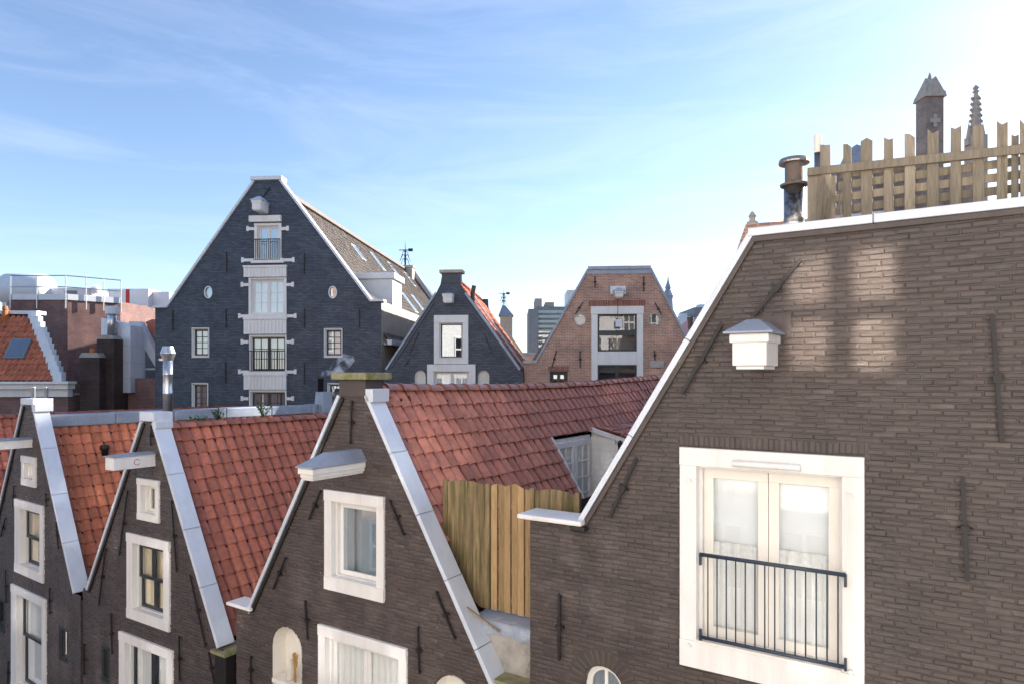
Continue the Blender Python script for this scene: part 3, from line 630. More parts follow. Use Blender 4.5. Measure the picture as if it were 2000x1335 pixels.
for c, zc in ((n3[0], nzc), (m3[0], mzc)):
    g = MB(); pts = [(c + nr, zc - 1)] + arch_pts(c, zc, nr) + [(c - nr, zc - 1)]
    nn = len(pts); g.add([(x, y, z) for y in (.0, .26) for x, z in [((x - c) * .96 + c, z - .008) for x, z in pts]], [(i, i + 1, nn + i + 1, nn + i) for i in range(nn - 1)] + [tuple(range(nn, 2 * nn))])
    g.box(c - nr * .95, c + nr * .95, -.02, .259, zc - .62, zc - .55); g.build('niche', 'cream_paint', h3)
vz = nzc - .548
va = f3.shift(n3[0] - .03, .1).root('vase', 'pale ceramic bottle vase standing in the arched wall niche', 'vase', z=vz)
MB().lathe([(.06, 0), (.075, .04), (.07, .18), (.05, .24), (.028, .27), (.03, .33)], n=18).build('vessel', 'ceramic', va, smooth=True)
dg = MB()
for q in range(26):
    t = random.uniform(0, 6.28); r_ = random.uniform(.0, .05); h_ = random.uniform(.28, .5)
    dg.tube([(.02 * math.cos(t), .02 * math.sin(t), 0), (.3 * r_ * math.cos(t), .3 * r_ * math.sin(t), h_ * .6), (r_ * math.cos(t), r_ * math.sin(t), h_)], [.003, .003, .006], 4)
    for u in (.7, .8, .9): dg.box(r_ * u * math.cos(t) - .007, r_ * u * math.cos(t) + .007, r_ * u * math.sin(t) - .007, r_ * u * math.sin(t) + .007, h_ * u, h_ * u + .03)
o = tag(dg.build('dried_grass', 'dry_grass'), 'bundle of dried brown grass beside the vase in the niche', 'dried grass'); o.location = f3.world((n3[0] + .11, .08, vz))
# moss under the ridge caps
g = MB()
for q in range(150):
    y = .35 + random.random() ** 1.4 * 6; x = random.uniform(.07, .19); s = random.uniform(.012, .035)
    g.lathe([(.2 * s, -s), (s, -s * .2), (s * .8, s * .5), (.1 * s, s)], (x, y, Z3 - K3 * x + .045 + sag3(Vector((0, y, 0)))), 6)
g.build('moss', 'moss', roof3, kind='stuff')
# roof terrace with its doors, cheek walls and lean-to (part of the same house)
dx = .64; zd = Z3 - K3 * dx - .06 + sag3(Vector((0, 6, 0))); zf = zd - 2.0
tw = MB().box(dx - .08, dx, 5.05, 6.86, zf, zd).build('terrace_wall', 'white_paint', h3)
MB().box(dx - .08, 2.6, 5.0, 9, zf - .12, zf).build('terrace_floor', 'lead', h3)
for q in range(2):
    y0, y1 = 5.22 + q * .8, 5.22 + q * .8 + .77
    g = MB(); 
    for a_, b_, c_, d_ in ((y0, y0 + .1, zf + .1, zd - .08), (y1 - .1, y1, zf + .1, zd - .08), (y0 + .1, y1 - .1, zd - .2, zd - .08), (y0 + .1, y1 - .1, zf + .1, zf + .35), ((y0 + y1) / 2 - .015, (y0 + y1) / 2 + .015, zf + .35, zd - .2)): g.box(dx + .002, dx + .05, a_, b_, c_, d_)
    for t in (.25, .5, .75): zz = zf + .35 + (zd - zf - .55) * t; g.box(dx + .004, dx + .045, y0 + .1, y1 - .1, zz - .012, zz + .012)
    dd = g.build('terrace_door', 'white_paint', h3, bevel=.004); B('pane', 'glass_reflective', dd, dx + .012, dx + .02, y0 + .09, y1 - .09, zf + .34, zd - .19)
up3 = Vector((1, 0, -K3)).normalized()
g = MB(); p0 = Vector((dx - .05, 5.0, zd + .1)); p1 = p0 + up3 * 2.3; g.beam(p0, p1, .12, .09, (0, -1, 0)); g.build('verge_board', 'white_paint', h3, bevel=.01)
# rear cheek of weatherboards under the lean-to roof
zl = zd + .10; drop = .27
def ztop(x): return zl - drop * (x - dx)
xw1 = 2.35
for q in range(14):
    z0_, z1_ = zf + q * .15, zf + (q + 1) * .15
    xe_ = min(xw1, dx + (zl - z1_ + .02) / drop) if z1_ > ztop(xw1) else xw1
    if xe_ < dx + .1: continue
    v = [(dx, 6.86, z0_), (xe_, 6.86, z0_), (xe_, 6.88, z1_), (dx, 6.88, z1_)]
    MB().add(v + [(x, 6.92, z) for x, y, z in v], [(0, 1, 2, 3), (7, 6, 5, 4), (0, 4, 5, 1), (2, 6, 7, 3), (1, 5, 6, 2), (3, 7, 4, 0)]).build('weatherboard', 'white_paint', h3)
MB().add([(dx, 6.93, zf), (xw1, 6.93, zf), (xw1, 6.93, ztop(xw1)), (dx, 6.93, zl), (dx, 12.5, zf), (xw1, 12.5, zf), (xw1, 12.5, ztop(xw1)), (dx, 12.5, zl)], [(0, 1, 2, 3), (1, 5, 6, 2), (5, 4, 7, 6)]).build('extension_wall', 'white_paint', h3)
g = MB(); g.beam((dx - .02, 6.86, zl + .03), (xw1 + .1, 6.86, ztop(xw1 + .1) + .03), .1, .09, (0, -1, 0)); g.build('fascia', 'white_paint', h3, bevel=.008)
lr = MB().prism([(dx - .3, zl + .08), (xw1 + .15, ztop(xw1 + .15) + .0), (xw1 + .15, ztop(xw1 + .15) + .03), (dx - .3, zl + .11)], 6.92, 12.6).build('lean_to_roof', 'underlay', h3)
upl = Vector((-1, 0, drop)).normalized()
slope_tiles(f3, lr, Vector((xw1 + .12, 6.95, ztop(xw1 + .12) + .04)), (0, 1, 0), upl, 23, 6, 'tile_weathered', 60, seed=9)
B('roof_hatch', 'white_paint', h3, 1.2, 1.5, 9.0, 9.4, ztop(1.4), ztop(1.2) + .28)
lp = f3.on(1216, 868, (0, 6.84, 0), (0, 1, 0))
wlp = f3.shift(lp.x, 6.84).root('wall_lamp', 'black lantern lamp on the white weatherboard wall of the roof terrace', 'lamp', z=lp.z)
g = MB().beam((0, .0, .05), (0, -.12, .09), .02, .02); g.build('arm', 'iron', wlp)
MB().lathe([(.01, .12), (.075, .06), (.07, .05), (.045, -.11), (.02, -.13)], (0, -.13, 0), 8).build('lantern', 'iron', wlp)

# ---- fence panels on the flat bit between the houses
fd = .52
fp_ = M.shift(0, fd); a0 = fp_.px(870, 940)
ztf = fp_.px(955, 946)[1]; zbf = fp_.px(990, 1196)[1]
fn = fp_.shift(a0[0]).root('fence', 'mossy golden wooden fence of scallop-topped panels between the brown houses', 'fence', z=zbf)
X = [fp_.px(x, 945)[0] - a0[0] for x in (870, 953, 1040, 1128)]
def roofz(xl_): return Z3 - K3 * (xl_ + a0[0] + 7.76) - zbf + .06
H = ztf - zbf
for pnl in range(3):
    xa, xb = X[pnl] + .045, X[pnl + 1] - .03; nb = 1 if pnl == 0 else (6 if pnl == 1 else 7)
    nb = 6; wb = (xb - xa) / nb
    for q in range(nb):
        x0, x1 = xa + q * wb + (.002 if pnl != 1 else .012), xa + (q + 1) * wb - (.0 if pnl != 1 else .002)
        zb_ = max(.0, roofz(x0)) if pnl == 0 else .0
        tp = [(x, H + .045 * (math.sin((x - xa) / (xb - xa) * math.pi) - .3) + (.02 * math.sin((x - xa) / (xb - xa) * 4 * math.pi) if pnl == 1 else 0)) for x in (x1, (x0 + x1) / 2, x0)]
        g = MB(); yo = random.uniform(-.004, .004) + (.0 if pnl != 1 else (.018 if q % 2 else 0))
        g.prism([(x0, zb_), (x1, max(.0, roofz(x1)) if pnl == 0 else 0)] + tp, yo, yo + .018); g.build('board', 'wood_mossy' if pnl != 1 else 'wood', fn)
    if pnl == 1:
        for zz in (.12, .55, 1.0, 1.45):
            if zz < H - .1: B('cross_rail', 'wood', fn, xa, xb, .038, .06, zz, zz + .07)
        g = MB(); g.beam((xa + .05, -.012, H * .25), (xb - .06, -.012, H * .75), .02, .012)
for q, xx in enumerate(X):
    B('post', 'wood_mossy', fn, xx - .035, xx + .035, -.02, .05, max(0, roofz(xx)) if q < 1 else 0, H + .02, bevel=.008)
# low wall with lead apron under the fence
xg0, xg1 = M.px(935, 1230, .4)[0] , -4.6
gw = M.shift(xg0, .3).root('parapet_wall', 'stained low rendered wall with crumpled lead apron between the brown houses', 'wall', z=0)
zt_ = zbf - .06
B('rendered_face', 'plaster_wall', gw, 0, xg1 - xg0, 0, .45, zt_ - 3.5, zt_)
g = MB(); nx = 14
for q in range(nx + 1):
    x = (xg1 - xg0) * q / nx; s = .02 * math.sin(q * 1.7) + random.uniform(-.012, .012)
    g.v += [(x, .45, zt_ + .02), (x, .05 + s, zt_ + .025 + s * .3), (x, -.035 + s * .6, zt_ - .03), (x, -.02 + s, zt_ - .16 - abs(s) * 1.5)]
for q in range(nx):
    for r_ in range(3): g.f.append((q * 4 + r_, q * 4 + 4 + r_, q * 4 + 5 + r_, q * 4 + 1 + r_))
g.build('lead_apron', 'lead', gw, smooth=True)
B('mossy_ledge', 'stone_mossy', gw, -.1, xg1 - xg0, -.28, 0, M.px(1000, 1322, .2)[1] - .1, M.px(1000, 1322, .2)[1])
o = M.shift(M.px(905, 1190, .1)[0], .1)
bt = MB(); bt.beam((0, 0, 0), (.52, .12, -.3), .03, .03); bt = tag(bt.build('loose_batten', 'wood_grey'), 'thin loose wooden batten lying across the white coping below the fence', 'batten'); q = M.px(905, 1188, .1); bt.location = M.world((q[0], .1, q[1] + .05)); bt.rotation_euler = (0, 0, TH)

# ---- middle brown house
f2 = M.shift(-13.55)
LT, LF, RT, RF = f2.px(279, 822), f2.px(172, 1150), f2.px(300, 824), f2.px(428, 1264)
def R2(a, b, y2): return (f2.px(*a)[0], f2.px(*b)[0], y2, f2.px(*a)[1])
w2s = R2((270.5, 931.5), (312.5, 940), f2.px(270, 1012)[1]); w2m = R2((250, 1038), (333, 1058), f2.px(249, 1203)[1]); w2l = R2((235, 1230), (339, 1268), f2.px(235, 1230)[1] - 2.2)
w2x = R2((198, 1258), (214, 1264), f2.px(198, 1326)[1])
h2, roof2 = gable_house(f2, 'brown gabled house with white hoist box bearing a red ring, beside the mossy-topped gable', LT, LF, RT, RF, -2.58, 2.47, LT[1] + .05, 'dark_brown_paint', None, E - 7.2,
    [w2s, w2m, w2l, w2x], 0, 11, E - 1.06, 1.82, 1.76, 'tile', None, 4, 44, 15, 300, seed=6)
B('cap_box', 'zinc', h2, LT[0] - .05, RT[0] + .07, -.05, .36, LT[1] + .01, LT[1] + .2, bevel=.015)
B('neck_flashing', 'zinc', h2, RT[0] + .004, RT[0] + .13, -.034, .33, RT[1] - .12, RT[1] + .03, bevel=.01)
window(h2, w2s, (.13, .13, .13, .13), leaves=1, sw=.05, depth=.13, sm='cream_paint')
window(h2, w2m, (.22, .2, .18, .2), leaves=2, sw=.06, depth=.14, sm='black_frame', cur='warm', split=.5)
window(h2, w2l, (.22, .2, .18, .2), leaves=2, sw=.06, depth=.14, sm='black_frame', cur='sides')
window(h2, w2x, (.09, .09, .06, .08), leaves=1, sw=.045, depth=.08, sm='cream_paint', cm='black_frame', cur='full', proud=.0)
hb2 = hoist(h2, .14, f2.px(226, 921, -.75)[1] + .03, f2.px(226, 896, -.75)[1] + .03, .3, .8, roof='lead', pitch=.05, lip=.03, mould=False)
g = MB(); cx, cz = .14 + .151, (f2.px(226, 921, -.75)[1] + f2.px(226, 896, -.75)[1]) / 2 + .03
for q in range(14):
    t0, t1 = .5 + q * .38, .5 + (q + 1) * .38
    g.beam((cx + .001, -.36 + .055 * math.cos(t0), cz + .055 * math.sin(t0)), (cx + .001, -.36 + .055 * math.cos(t1), cz + .055 * math.sin(t1)), .008, .014, (1, 0, 0))
g.build('red_ring', 'red_paint', hb2)
g = MB(); hx, hz = .14, f2.px(226, 921, -.75)[1]
g.tube([(hx, -.3, hz + .03), (hx, -.3, hz - .05), (hx + .025, -.3, hz - .09), (hx, -.3, hz - .115), (hx - .025, -.3, hz - .09)], .008, 6); g.build('hook', 'iron', hb2)
for a_, b_ in (((252, 956), (236, 1083)), ((209, 1068), (196, 1180)), ((338, 975), (348, 1115)), ((374, 1120), (405, 1262)), ((411, 1271), (422, 1333)), ((353, 1240), (354, 1328)), ((220, 1195), (222, 1275)), ((167, 1255), (168, 1316)), ((298, 830), (297, 868))):
    anchor(h2, f2.px(*a_), f2.px(*b_), out=.035)
B('gutter_box', 'iron', h2, 2.3, 2.62, -.05, .5, RF[1] - .75, RF[1] - .1, bevel=.02); B('mossy_ledge', 'stone_mossy', h2, 2.22, 2.66, -.08, .5, RF[1] - .095, RF[1] - .04)

# ---- left brown house, turned a little with the bend of the street
f1 = Frame(M.ox - 16.2 * M.c, M.oy - 16.2 * M.s, TH - R(3)).shift(-3.0)
LT, LF, RT, RF = f1.px(46, 790), f1.px(-22, 1090), f1.px(65, 790), f1.px(146, 1158)
def R1(a, b, z): return (f1.px(*a)[0], f1.px(*b)[0], z, f1.px(*a)[1])
w1s = R1((44, 888), (72, 895), f1.px(44, 945)[1]); w1m = R1((31, 972), (86.6, 988), f1.px(31, 1114)[1]); w1l = R1((24, 1138), (91.5, 1168), f1.px(24, 1138)[1] - 2.7)
w1x = R1((115, 1220), (133, 1226), f1.px(115, 1285)[1]); w1y = R1((-14, 1160), (9, 1166), f1.px(-14, 1222)[1])
def skip1(p): return p.y > 13.5
h1, roof1 = gable_house(f1, 'brown gabled house with plain white hoist beam and lead-capped orange roof', LT, LF, RT, RF, -3.1, 2.95, LT[1] + .04, 'dark_brown_paint', None, E - 8.6,
    [w1s, w1m, w1l, w1x, w1y], 0, 15, E - 1.2, 1.8, 1.77, 'tile_orange', None, 4, 56, 17, 300, ridge=False, seed=8, skip=skip1)
B('cap_box', 'zinc', h1, LT[0] - .06, RT[0] + .09, -.05, .4, LT[1] + .01, LT[1] + .17, bevel=.015)
B('neck_flashing', 'zinc', h1, RT[0] + .004, RT[0] + .2, -.034, .36, RT[1] - .16, RT[1] + .02, bevel=.01)
for q in range(9):
    y0 = .4 + q * 1.6; B('lead_ridge', 'lead', h1, -.32, .16, y0, y0 + 1.59, E - 1.28, E - .98 + .012 * (q % 2), bevel=.03)
window(h1, w1s, (.16, .16, .16, .16), leaves=1, sw=.06, depth=.14, sm='cream_paint')
window(h1, w1m, (.34, .2, .2, .22), leaves=1, sw=.07, depth=.15, sm='black_frame', cur='warm', split=.5)
window(h1, w1l, (.36, .22, .2, .22), leaves=1, sw=.07, depth=.15, sm='black_frame', cur='full', split=.55)
window(h1, w1x, (.12, .08, .06, .08), leaves=1, sw=.05, depth=.08, sm='cream_paint', cm='black_frame', cur='full', proud=0)
window(h1, w1y, (.1, .1, .06, .08), leaves=1, sw=.05, depth=.08, sm='black_frame', cm='black_frame', proud=0)
hoist(h1, .12, f1.px(30, 881, -.6)[1], f1.px(30, 864, -.6)[1], .3, 1.25, roof='lead', pitch=.05, lip=.03, mould=False)
for a_, b_ in (((30, 947), (28, 988)), ((92, 962), (94, 988)), ((112, 1018), (117, 1070)), ((13, 1010), (4, 1046)), ((13, 1111), (15, 1176)), ((100, 1146), (100, 1197)), ((19, 1290), (18, 1333))):
    anchor(h1, f1.px(*a_), f1.px(*b_), out=.035, w=.035)
g = MB(); q = f1.on(204, 893, (0, 0, E - 1.2), (1.8, 0, 1)); g.lathe([(.08, -.1), (.08, .2), (.11, .21), (.11, .32), (.06, .34)], n=14)
o = tag(g.build('roof_vent', 'iron', smooth=True), 'black capped vent pipe poking through the orange tiles', 'vent'); o.location = f1.world(q); 
# ---- the next house on, only its roof and wall edge in view
f0 = f1.shift(-6.1)
h0, roof0 = gable_house(f0, 'gabled house at the end of the row, mostly hidden by its neighbour', (-.3, E - .9), (-2.6, E - 5), (.3, E - .9), (2.95, E - 5.6), -2.95, 2.98, E - .8, 'dark_brown_paint', None, E - 8.6, [], 0, 14, E - 1.3, 1.75, 1.75, 'tile', None, 4, 40, 17, 120, seed=11)

# ================================================================ BUILDINGS BEYOND, ACROSS THE NEXT STREET
FB = Frame(0, 27, R(-5))
def disc(cx, cz, rx, rz, n=20): return [(cx + rx * math.cos(2 * math.pi * k / n), cz + rz * math.sin(2 * math.pi * k / n)) for k in range(n)]
def far_wall(root, outline, holes, m, depth, sides=None, back=True, side_m=None):
    g = MB(); loops = [[Vector((x, z, 0)) for x, z in lp] for lp in [outline] + list(holes)]
    flat = [p for lp in loops for p in lp]; g.add([(p.x, 0, p.y) for p in flat], [tuple(t) for t in tessellate_polygon(loops)])
    for h in holes:
        n = len(h); g.add([(x, 0, z) for x, z in h] + [(x, .25, z) for x, z in h], [(i, (i + 1) % n, (i + 1) % n + n, i + n) for i in range(n)])
    w = g.build('wall', m, root)
    xa, xb = min(p[0] for p in outline), max(p[0] for p in outline); sz = sides
    g = MB(); g.add([(xa, .002, 0), (xa, depth, 0), (xa, depth, sz[0]), (xa, .002, sz[0])], [(0, 1, 2, 3)]); g.add([(xb, .002, 0), (xb, depth, 0), (xb, depth, sz[1]), (xb, .002, sz[1])], [(3, 2, 1, 0)])
    if back: g.add([(x, depth, z) for x, z in outline], [tuple(range(len(outline)))[::-1]])
    g.build('side_wall', side_m or m, root); return w
def oval(root, cx, cz, rx, rz, m='white_paint', dark=False):
    g = MB(); a, b = disc(cx, cz, rx, rz), disc(cx, cz, rx * .82, rz * .82); n = len(a)
    g.add([(x, -.02, z) for x, z in a + b] + [(x, .1, z) for x, z in a + b], [(i, (i + 1) % n, n + (i + 1) % n, n + i) for i in range(n)] + [(n + i, n + (i + 1) % n, 3 * n + (i + 1) % n, 3 * n + i) for i in range(n)] + [(i, 2 * n + i, 2 * n + (i + 1) % n, (i + 1) % n) for i in range(n)])
    w = g.build('round_window', m, root); MB().prism(disc(cx, cz, rx * .85, rz * .85), .05, .06).build('pane', 'glass' if dark else 'glass_reflective', w)
    MB().prism(disc(cx, cz, rx, rz), .3, .31).build('blind', 'room' if dark else 'blind', w); return w
# ---- the tall black warehouse
fb = FB.shift(FB.px(521, 500)[0])
P = lambda x, y, d=0: fb.px(x, y, d)
bk = fb.root('warehouse', 'tall black brick warehouse with white column of loading doors and long tiled roof', 'house')
xa, xb = P(303, 600)[0], P(745, 600)[0]; za, zb = P(325, 600)[1], P(722, 588)[1]; zt = P(521, 353)[1]
tl, tr = P(497, 356), P(547, 354)
out = [(xa, 0), (xb, 0), (xb, zb), (P(724, 588)[0], zb), (tr[0], zt), (tl[0], zt), (P(326, 600)[0], za), (xa, za)]
d1, d2, d3, d4 = fb.rect(497, 437, 550, 512), fb.rect(486, 543, 560, 617), fb.rect(487, 654, 560, 727), fb.rect(487, 761, 560, 830)
wl_, wr_, wll = fb.rect(375, 640, 409, 698), fb.rect(633, 641, 669, 698), fb.rect(375, 747, 407, 806)
wrr = fb.rect(640, 747, 672, 806)
o1, o2 = P(407, 571), P(650, 571); rx, rz = .17, .245
far_wall(bk, out, [rc_hole(r) for r in (d1, d2, d3, d4, wl_, wr_, wll, wrr)] + [disc(*o1, rx, rz), disc(*o2, rx, rz)], 'black_brick', 24, (za, zb), side_m='render_beige')
oval(bk, *o1, rx + .01, rz + .01); oval(bk, *o2, rx + .01, rz + .01)
kw = dict(room=True, proud=.03)
window(bk, d1, (.12, .12, .1, .06), 2, (1, 2), cur='blind', glass='glass_reflective', **kw); window(bk, d2, (.1, .1, .06, .06), 2, (2, 3), cur='blind', **kw)
window(bk, d3, (.06, .06, .06, .06), 2, (2, 3), sm='black_frame', cur='blind', cz=1, **kw); window(bk, d4, (.06, .06, .06, .06), 2, (2, 3), sm='black_frame', glass='glass_reflective', **kw)
for r in (wl_, wr_): window(bk, r, (.035, .035, .035, .06), 1, (2, 4), sm='black_frame', cur='blind', **kw)
for r in (wll, wrr): window(bk, r, (.035, .035, .035, .06), 1, (2, 4), sm='black_frame', glass='glass_reflective', cur='left', **kw)
def fbox(root, name, m, x0, y0, x1, y1, ya, yb, bevel=0, f=fb):
    r = f.rect(x0, y0, x1, y1); return B(name, m, root, r[0], r[1], ya, yb, r[2], r[3], bevel)
fbox(bk, 'lintel', 'white_paint', 489, 423, 551, 434, -.16, -.002, .01)
for y0, y1 in ((521, 541), (622, 652), (730, 760)):
    r = fb.rect(478, y0, 561, y1); n = 12
    for q in range(n): B('panel_board', 'white_paint', bk, r[0] + (r[1] - r[0]) * q / n, r[0] + (r[1] - r[0]) * (q + 1) / n - .008, -.10, -.002, r[2], r[3] - .06)
    B('panel_cap', 'white_paint', bk, r[0] - .02, r[1] + .02, -.14, -.001, r[3] - .058, r[3] + .03, .01)
for y, x0, x1 in ((447, 497, 550), (508, 492, 556), (556, 486, 560), (617, 486, 560), (667, 486, 560), (725, 486, 560), (777, 486, 560)):
    for s in (-1, 1):
        xx = x0 if s < 0 else x1; a = P(xx, y); g = MB(); l_ = .33 if y in (508, 617, 725) else .22
        g.box(min(a[0], a[0] + s * l_), max(a[0], a[0] + s * l_), -.06, -.002, a[1] - .07, a[1] + .05); xx2 = a[0] + s * l_
        g.box(min(xx2, xx2 + s * .1), max(xx2, xx2 + s * .1), -.06, -.002, a[1] - .1, a[1] + .1); g.build('stone_block', 'white_paint', bk)
    if y in (508, 617, 725): r = fb.rect(x0, y - 2, x1, y + 6); B('door_sill', 'white_paint', bk, r[0] + .002, r[1] - .002, -.12, -.003, r[2], r[3])
for dr, y0, y1, x0, x1 in ((d1, 468, 508, 498, 549), (d3, 684, 724, 489, 558)):
    a, b = P(x0, y0), P(x1, y1); g = MB(); g.box(a[0], b[0], -.13, -.10, a[1] - .035, a[1]); g.box(a[0], b[0], -.13, -.10, b[1], b[1] + .03); g.build('railing', 'iron', bk)
    for q in range(15): xx = a[0] + (b[0] - a[0]) * q / 14; B('baluster', 'iron', bk, xx - .009, xx + .009, -.124, -.106, b[1] + .03, a[1] - .035)
coping(bk, (tr[0], zt), (P(724, 588)[0], zb), 6, -.08, .3, .06, 'white_metal'); coping(bk, (tl[0], zt), (P(326, 600)[0], za), 6, -.08, .3, .06, 'white_metal')
B('top_cap', 'white_metal', bk, tl[0] - .12, tr[0] + .12, -.14, .4, zt + .0, zt + .16, .02)
B('shoulder_cap', 'white_metal', bk, P(722, 588)[0] + .02, xb + .12, -.12, .35, zb - .03, zb + .06, .01); B('shoulder_cap', 'white_metal', bk, xa - .06, P(328, 600)[0] - .02, -.12, .35, za - .03, za + .06, .01)
hoist(bk, P(513, 400)[0] + .06, P(510, 417)[1], P(510, 400)[1], .36, .7, roof='zinc', pitch=.22, lip=.06)
for a, b in (((443, 492), (443, 532)), ((595, 495), (595, 535)), ((338, 605), (338, 645)), ((442, 603), (442, 640)), ((595, 603), (595, 640)), ((702, 603), (702, 640)), ((441, 706), (441, 748)), ((595, 708), (595, 750)), ((528, 366), (514, 386)), ((515, 366), (527, 372))):
    anchor(bk, P(*a), P(*b), w=.035, knot=False, out=.04)
# its roof, right slope in view
kb = (zt - zb) / (P(724, 588)[0] - tr[0]); xc = (tl[0] + tr[0]) / 2; zrb = zt - .1 + kb * .0 + (tr[0] - xc) * 0
xe = xb + .15; ze = zrb - kb * (xe - xc)
g = MB(); g.prism([(xc, zrb), (xc, zrb - .2), (xe, ze - .2), (xe, ze)][::-1], .3, 24); g.prism([(xc - .001, zrb), (xa - .1, zrb - kb * (xc - xa)), (xa - .1, zrb - kb * (xc - xa) - .2), (xc - .001, zrb - .2)][::-1], .3, 24)
rf = g.build('roof', 'tile_grey', bk)
upb = Vector((-1, 0, kb)).normalized(); Lb = math.hypot(xe - xc, zrb - ze); nrow = int(Lb / .29)
slope_tiles(fb, rf, Vector((xe, .3, ze)), (0, 1, 0), upb, 98, nrow, 'tile_grey', 0, seed=13, seg=4)
MB().beam((xc, .3, zrb + .08), (xc, 24, zrb + .08), .3, .16, (0, 0, 1)).build('ridge_cap', 'tile_grey', rf)
B('gutter', 'white_metal', bk, xb + .0, xb + .34, .32, 24, ze - .16, ze + .06, .02)
nb_ = Vector((kb, 0, 1)).normalized(); pb = Vector((xe, 0, ze))
for x0, y0, x1, y1 in ((683, 478, 713, 512), (724, 496, 748, 529), (758, 515, 776, 540), (786, 532, 812, 562), (784, 574, 812, 612), (806, 580, 822, 606)):
    a, b = fb.on(x0, y0, pb, nb_), fb.on(x1, y1, pb, nb_); yy = (a.y + b.y) / 2; wd = .39
    top, bot = a, b; q = MB(); al = Vector((0, 1, 0)); u_ = upb; ln = (top - bot).dot(upb); c_ = Vector((bot.x, yy, bot.z))
    for s0, s1, r0, r1, nm, mm, h0, h1 in ((-wd, wd, 0, ln, 'skylight', 'zinc', 0, .10), (-wd + .06, wd - .06, .06, ln - .06, 'pane', 'glass_reflective', .101, .108)):
        vv = [c_ + al * s + u_ * r + nb_ * h for h in (h0, h1) for s, r in ((s0, r0), (s1, r0), (s1, r1), (s0, r1))]
        o_ = MB().add(vv, [(0, 3, 2, 1), (4, 5, 6, 7), (0, 1, 5, 4), (1, 2, 6, 5), (2, 3, 7, 6), (3, 0, 4, 7)]).build(nm, mm, rf if nm == 'skylight' else par); par = o_
# dormer facing right
dz1, dz0 = P(768, 545, 1.8)[1], P(768, 604, 1.8)[1]; xf = xb - .02
dm = MB().prism([(xf, dz0), (xf, dz1), (xc + (zrb - dz1) / kb, dz1)], 1.8, 3.3).build('dormer', 'white_metal', bk)
B('dormer_roof', 'white_metal', dm, xc + (zrb - dz1) / kb - .25, xf + .12, 1.65, 3.45, dz1 + .002, dz1 + .26, .02)
for q in range(2): B('dormer_pane', 'glass_reflective', dm, xf + .002, xf + .012, 1.95 + q * .65, 2.5 + q * .65, dz0 + .35, dz1 - .1)
# rear stack with weather vane
st = fb.shift(xc, 23.2).root('vane_chimney', 'stone chimney with wrought iron weather vane at the end of the warehouse roof', 'chimney', z=zrb - .9)
B('stack', 'stone', st, -.62, .62, -.4, .4, -8, 1.05); B('stack_cap', 'stone', st, -.7, .7, -.48, .48, 1.052, 1.22, .02)
def vane(root, z, h, s=1.0):
    g = MB(); g.tube([(0, 0, z), (0, 0, z + h * .7), (0, 0, z + h)], [.04 * s, .025 * s, .006 * s], 6)
    for zz, r in ((.18, .3), (.34, .36), (.5, .26)):
        for t in range(4):
            a = t * math.pi / 2 + .4; pts = [(r * s * u * math.cos(a), r * s * u * math.sin(a), z + h * zz + .22 * s * math.sin(u * 4.5)) for u in [i / 7 for i in range(8)]]; g.tube(pts, .022 * s, 5)
    g.beam((-.42 * s, 0, z + h * .66), (.42 * s, 0, z + h * .66), .05 * s, .03 * s); g.box(.2 * s, .5 * s, -.01, .01, z + h * .6, z + h * .72)
    g.lathe([(.02, 0), (.08 * s, .06 * s), (.02, .12 * s)], (0, 0, z + h * .55), 8); return g.build('weather_vane', 'iron', root)
vane(st, 1.2, 1.85, 1.15)
coping(bk, (xc + .5, zrb - .2), (xb, ze + .1), 4, 23.7, 24.1, .25, 'lead')

# ---- small black house
fs = FB.shift(FB.px(882, 600)[0], -.4); P = lambda x, y, d=0: fs.px(x, y, d)
sb = fs.root('black_gabled_house', 'small black brick house with necked gable and arched niches beside the warehouse', 'house')
zl = P(754, 722)[1]; l0, l1, r1, r0 = P(754, 722), P(860, 556), P(900, 556), P(1015, 722); zt = P(882, 534)[1]
xa, xb = P(750, 740)[0], P(1022, 740)[0]
out = [(xa, 0), (xb, 0), (xb, r0[1] - .1), (r0[0], r0[1]), (P(908, 572)[0], P(908, 572)[1]), r1, (P(899, 545)[0], zt), (P(864, 545)[0], zt), l1, (P(852, 572)[0], P(852, 572)[1]), l0, (xa, l0[1] - .1)]
wa, wb_ = fs.rect(848, 616, 915, 710), fs.rect(835, 711, 929, 800)
nl, nr_ = P(820, 740), P(944, 740); nrr = (P(832, 740)[0] - P(809, 740)[0]) / 2; nz_ = P(820, 722)[1] - nrr
nh = [[(c + nrr, nz_ - 1)] + arch_pts(c, nz_, nrr) + [(c - nrr, nz_ - 1)] for c in (nl[0], nr_[0])]
far_wall(sb, out, [rc_hole(wa), rc_hole(wb_)] + nh, 'black_brick', 9, (l0[1] - .1, r0[1] - .1))
window(sb, wa, (.22, .22, .3, .22), 1, (1, 1), sm='black_frame', sw=.04, glass='glass_reflective', proud=.06); window(sb, wb_, (.26, .26, .28, .2), 2, (1, 1), sm='cream_paint', cur='full', proud=.08)
for h_ in nh: MB().prism(h_[::-1], .12, .3).build('niche', 'cream_paint', sb)
hoist(sb, P(878, 580)[0], P(878, 592)[1], P(878, 577)[1], .36, .45, roof='zinc', pitch=.06, lip=.04)
coping(sb, P(908, 572), r0, 4, -.06, .25, .05, 'lead'); coping(sb, P(852, 572), l0, 4, -.06, .25, .05, 'lead')
B('cap_stone', 'stone', sb, P(859, 530)[0], P(905, 530)[0], -.15, .4, zt + .002, zt + .13, .02); B('neck', 'black_paint', sb, P(864, 545)[0] - .02, P(899, 545)[0] + .02, -.03, .32, P(882, 553)[1], zt)
for s in (-1, 1):
    a, b = (P(846, 592), P(764, 716)) if s < 0 else (P(914, 592), P(1006, 716)); MB().beam((a[0], -.02, a[1]), (b[0], -.02, b[1]), .09, .05).build('verge_band', 'black_paint', sb)
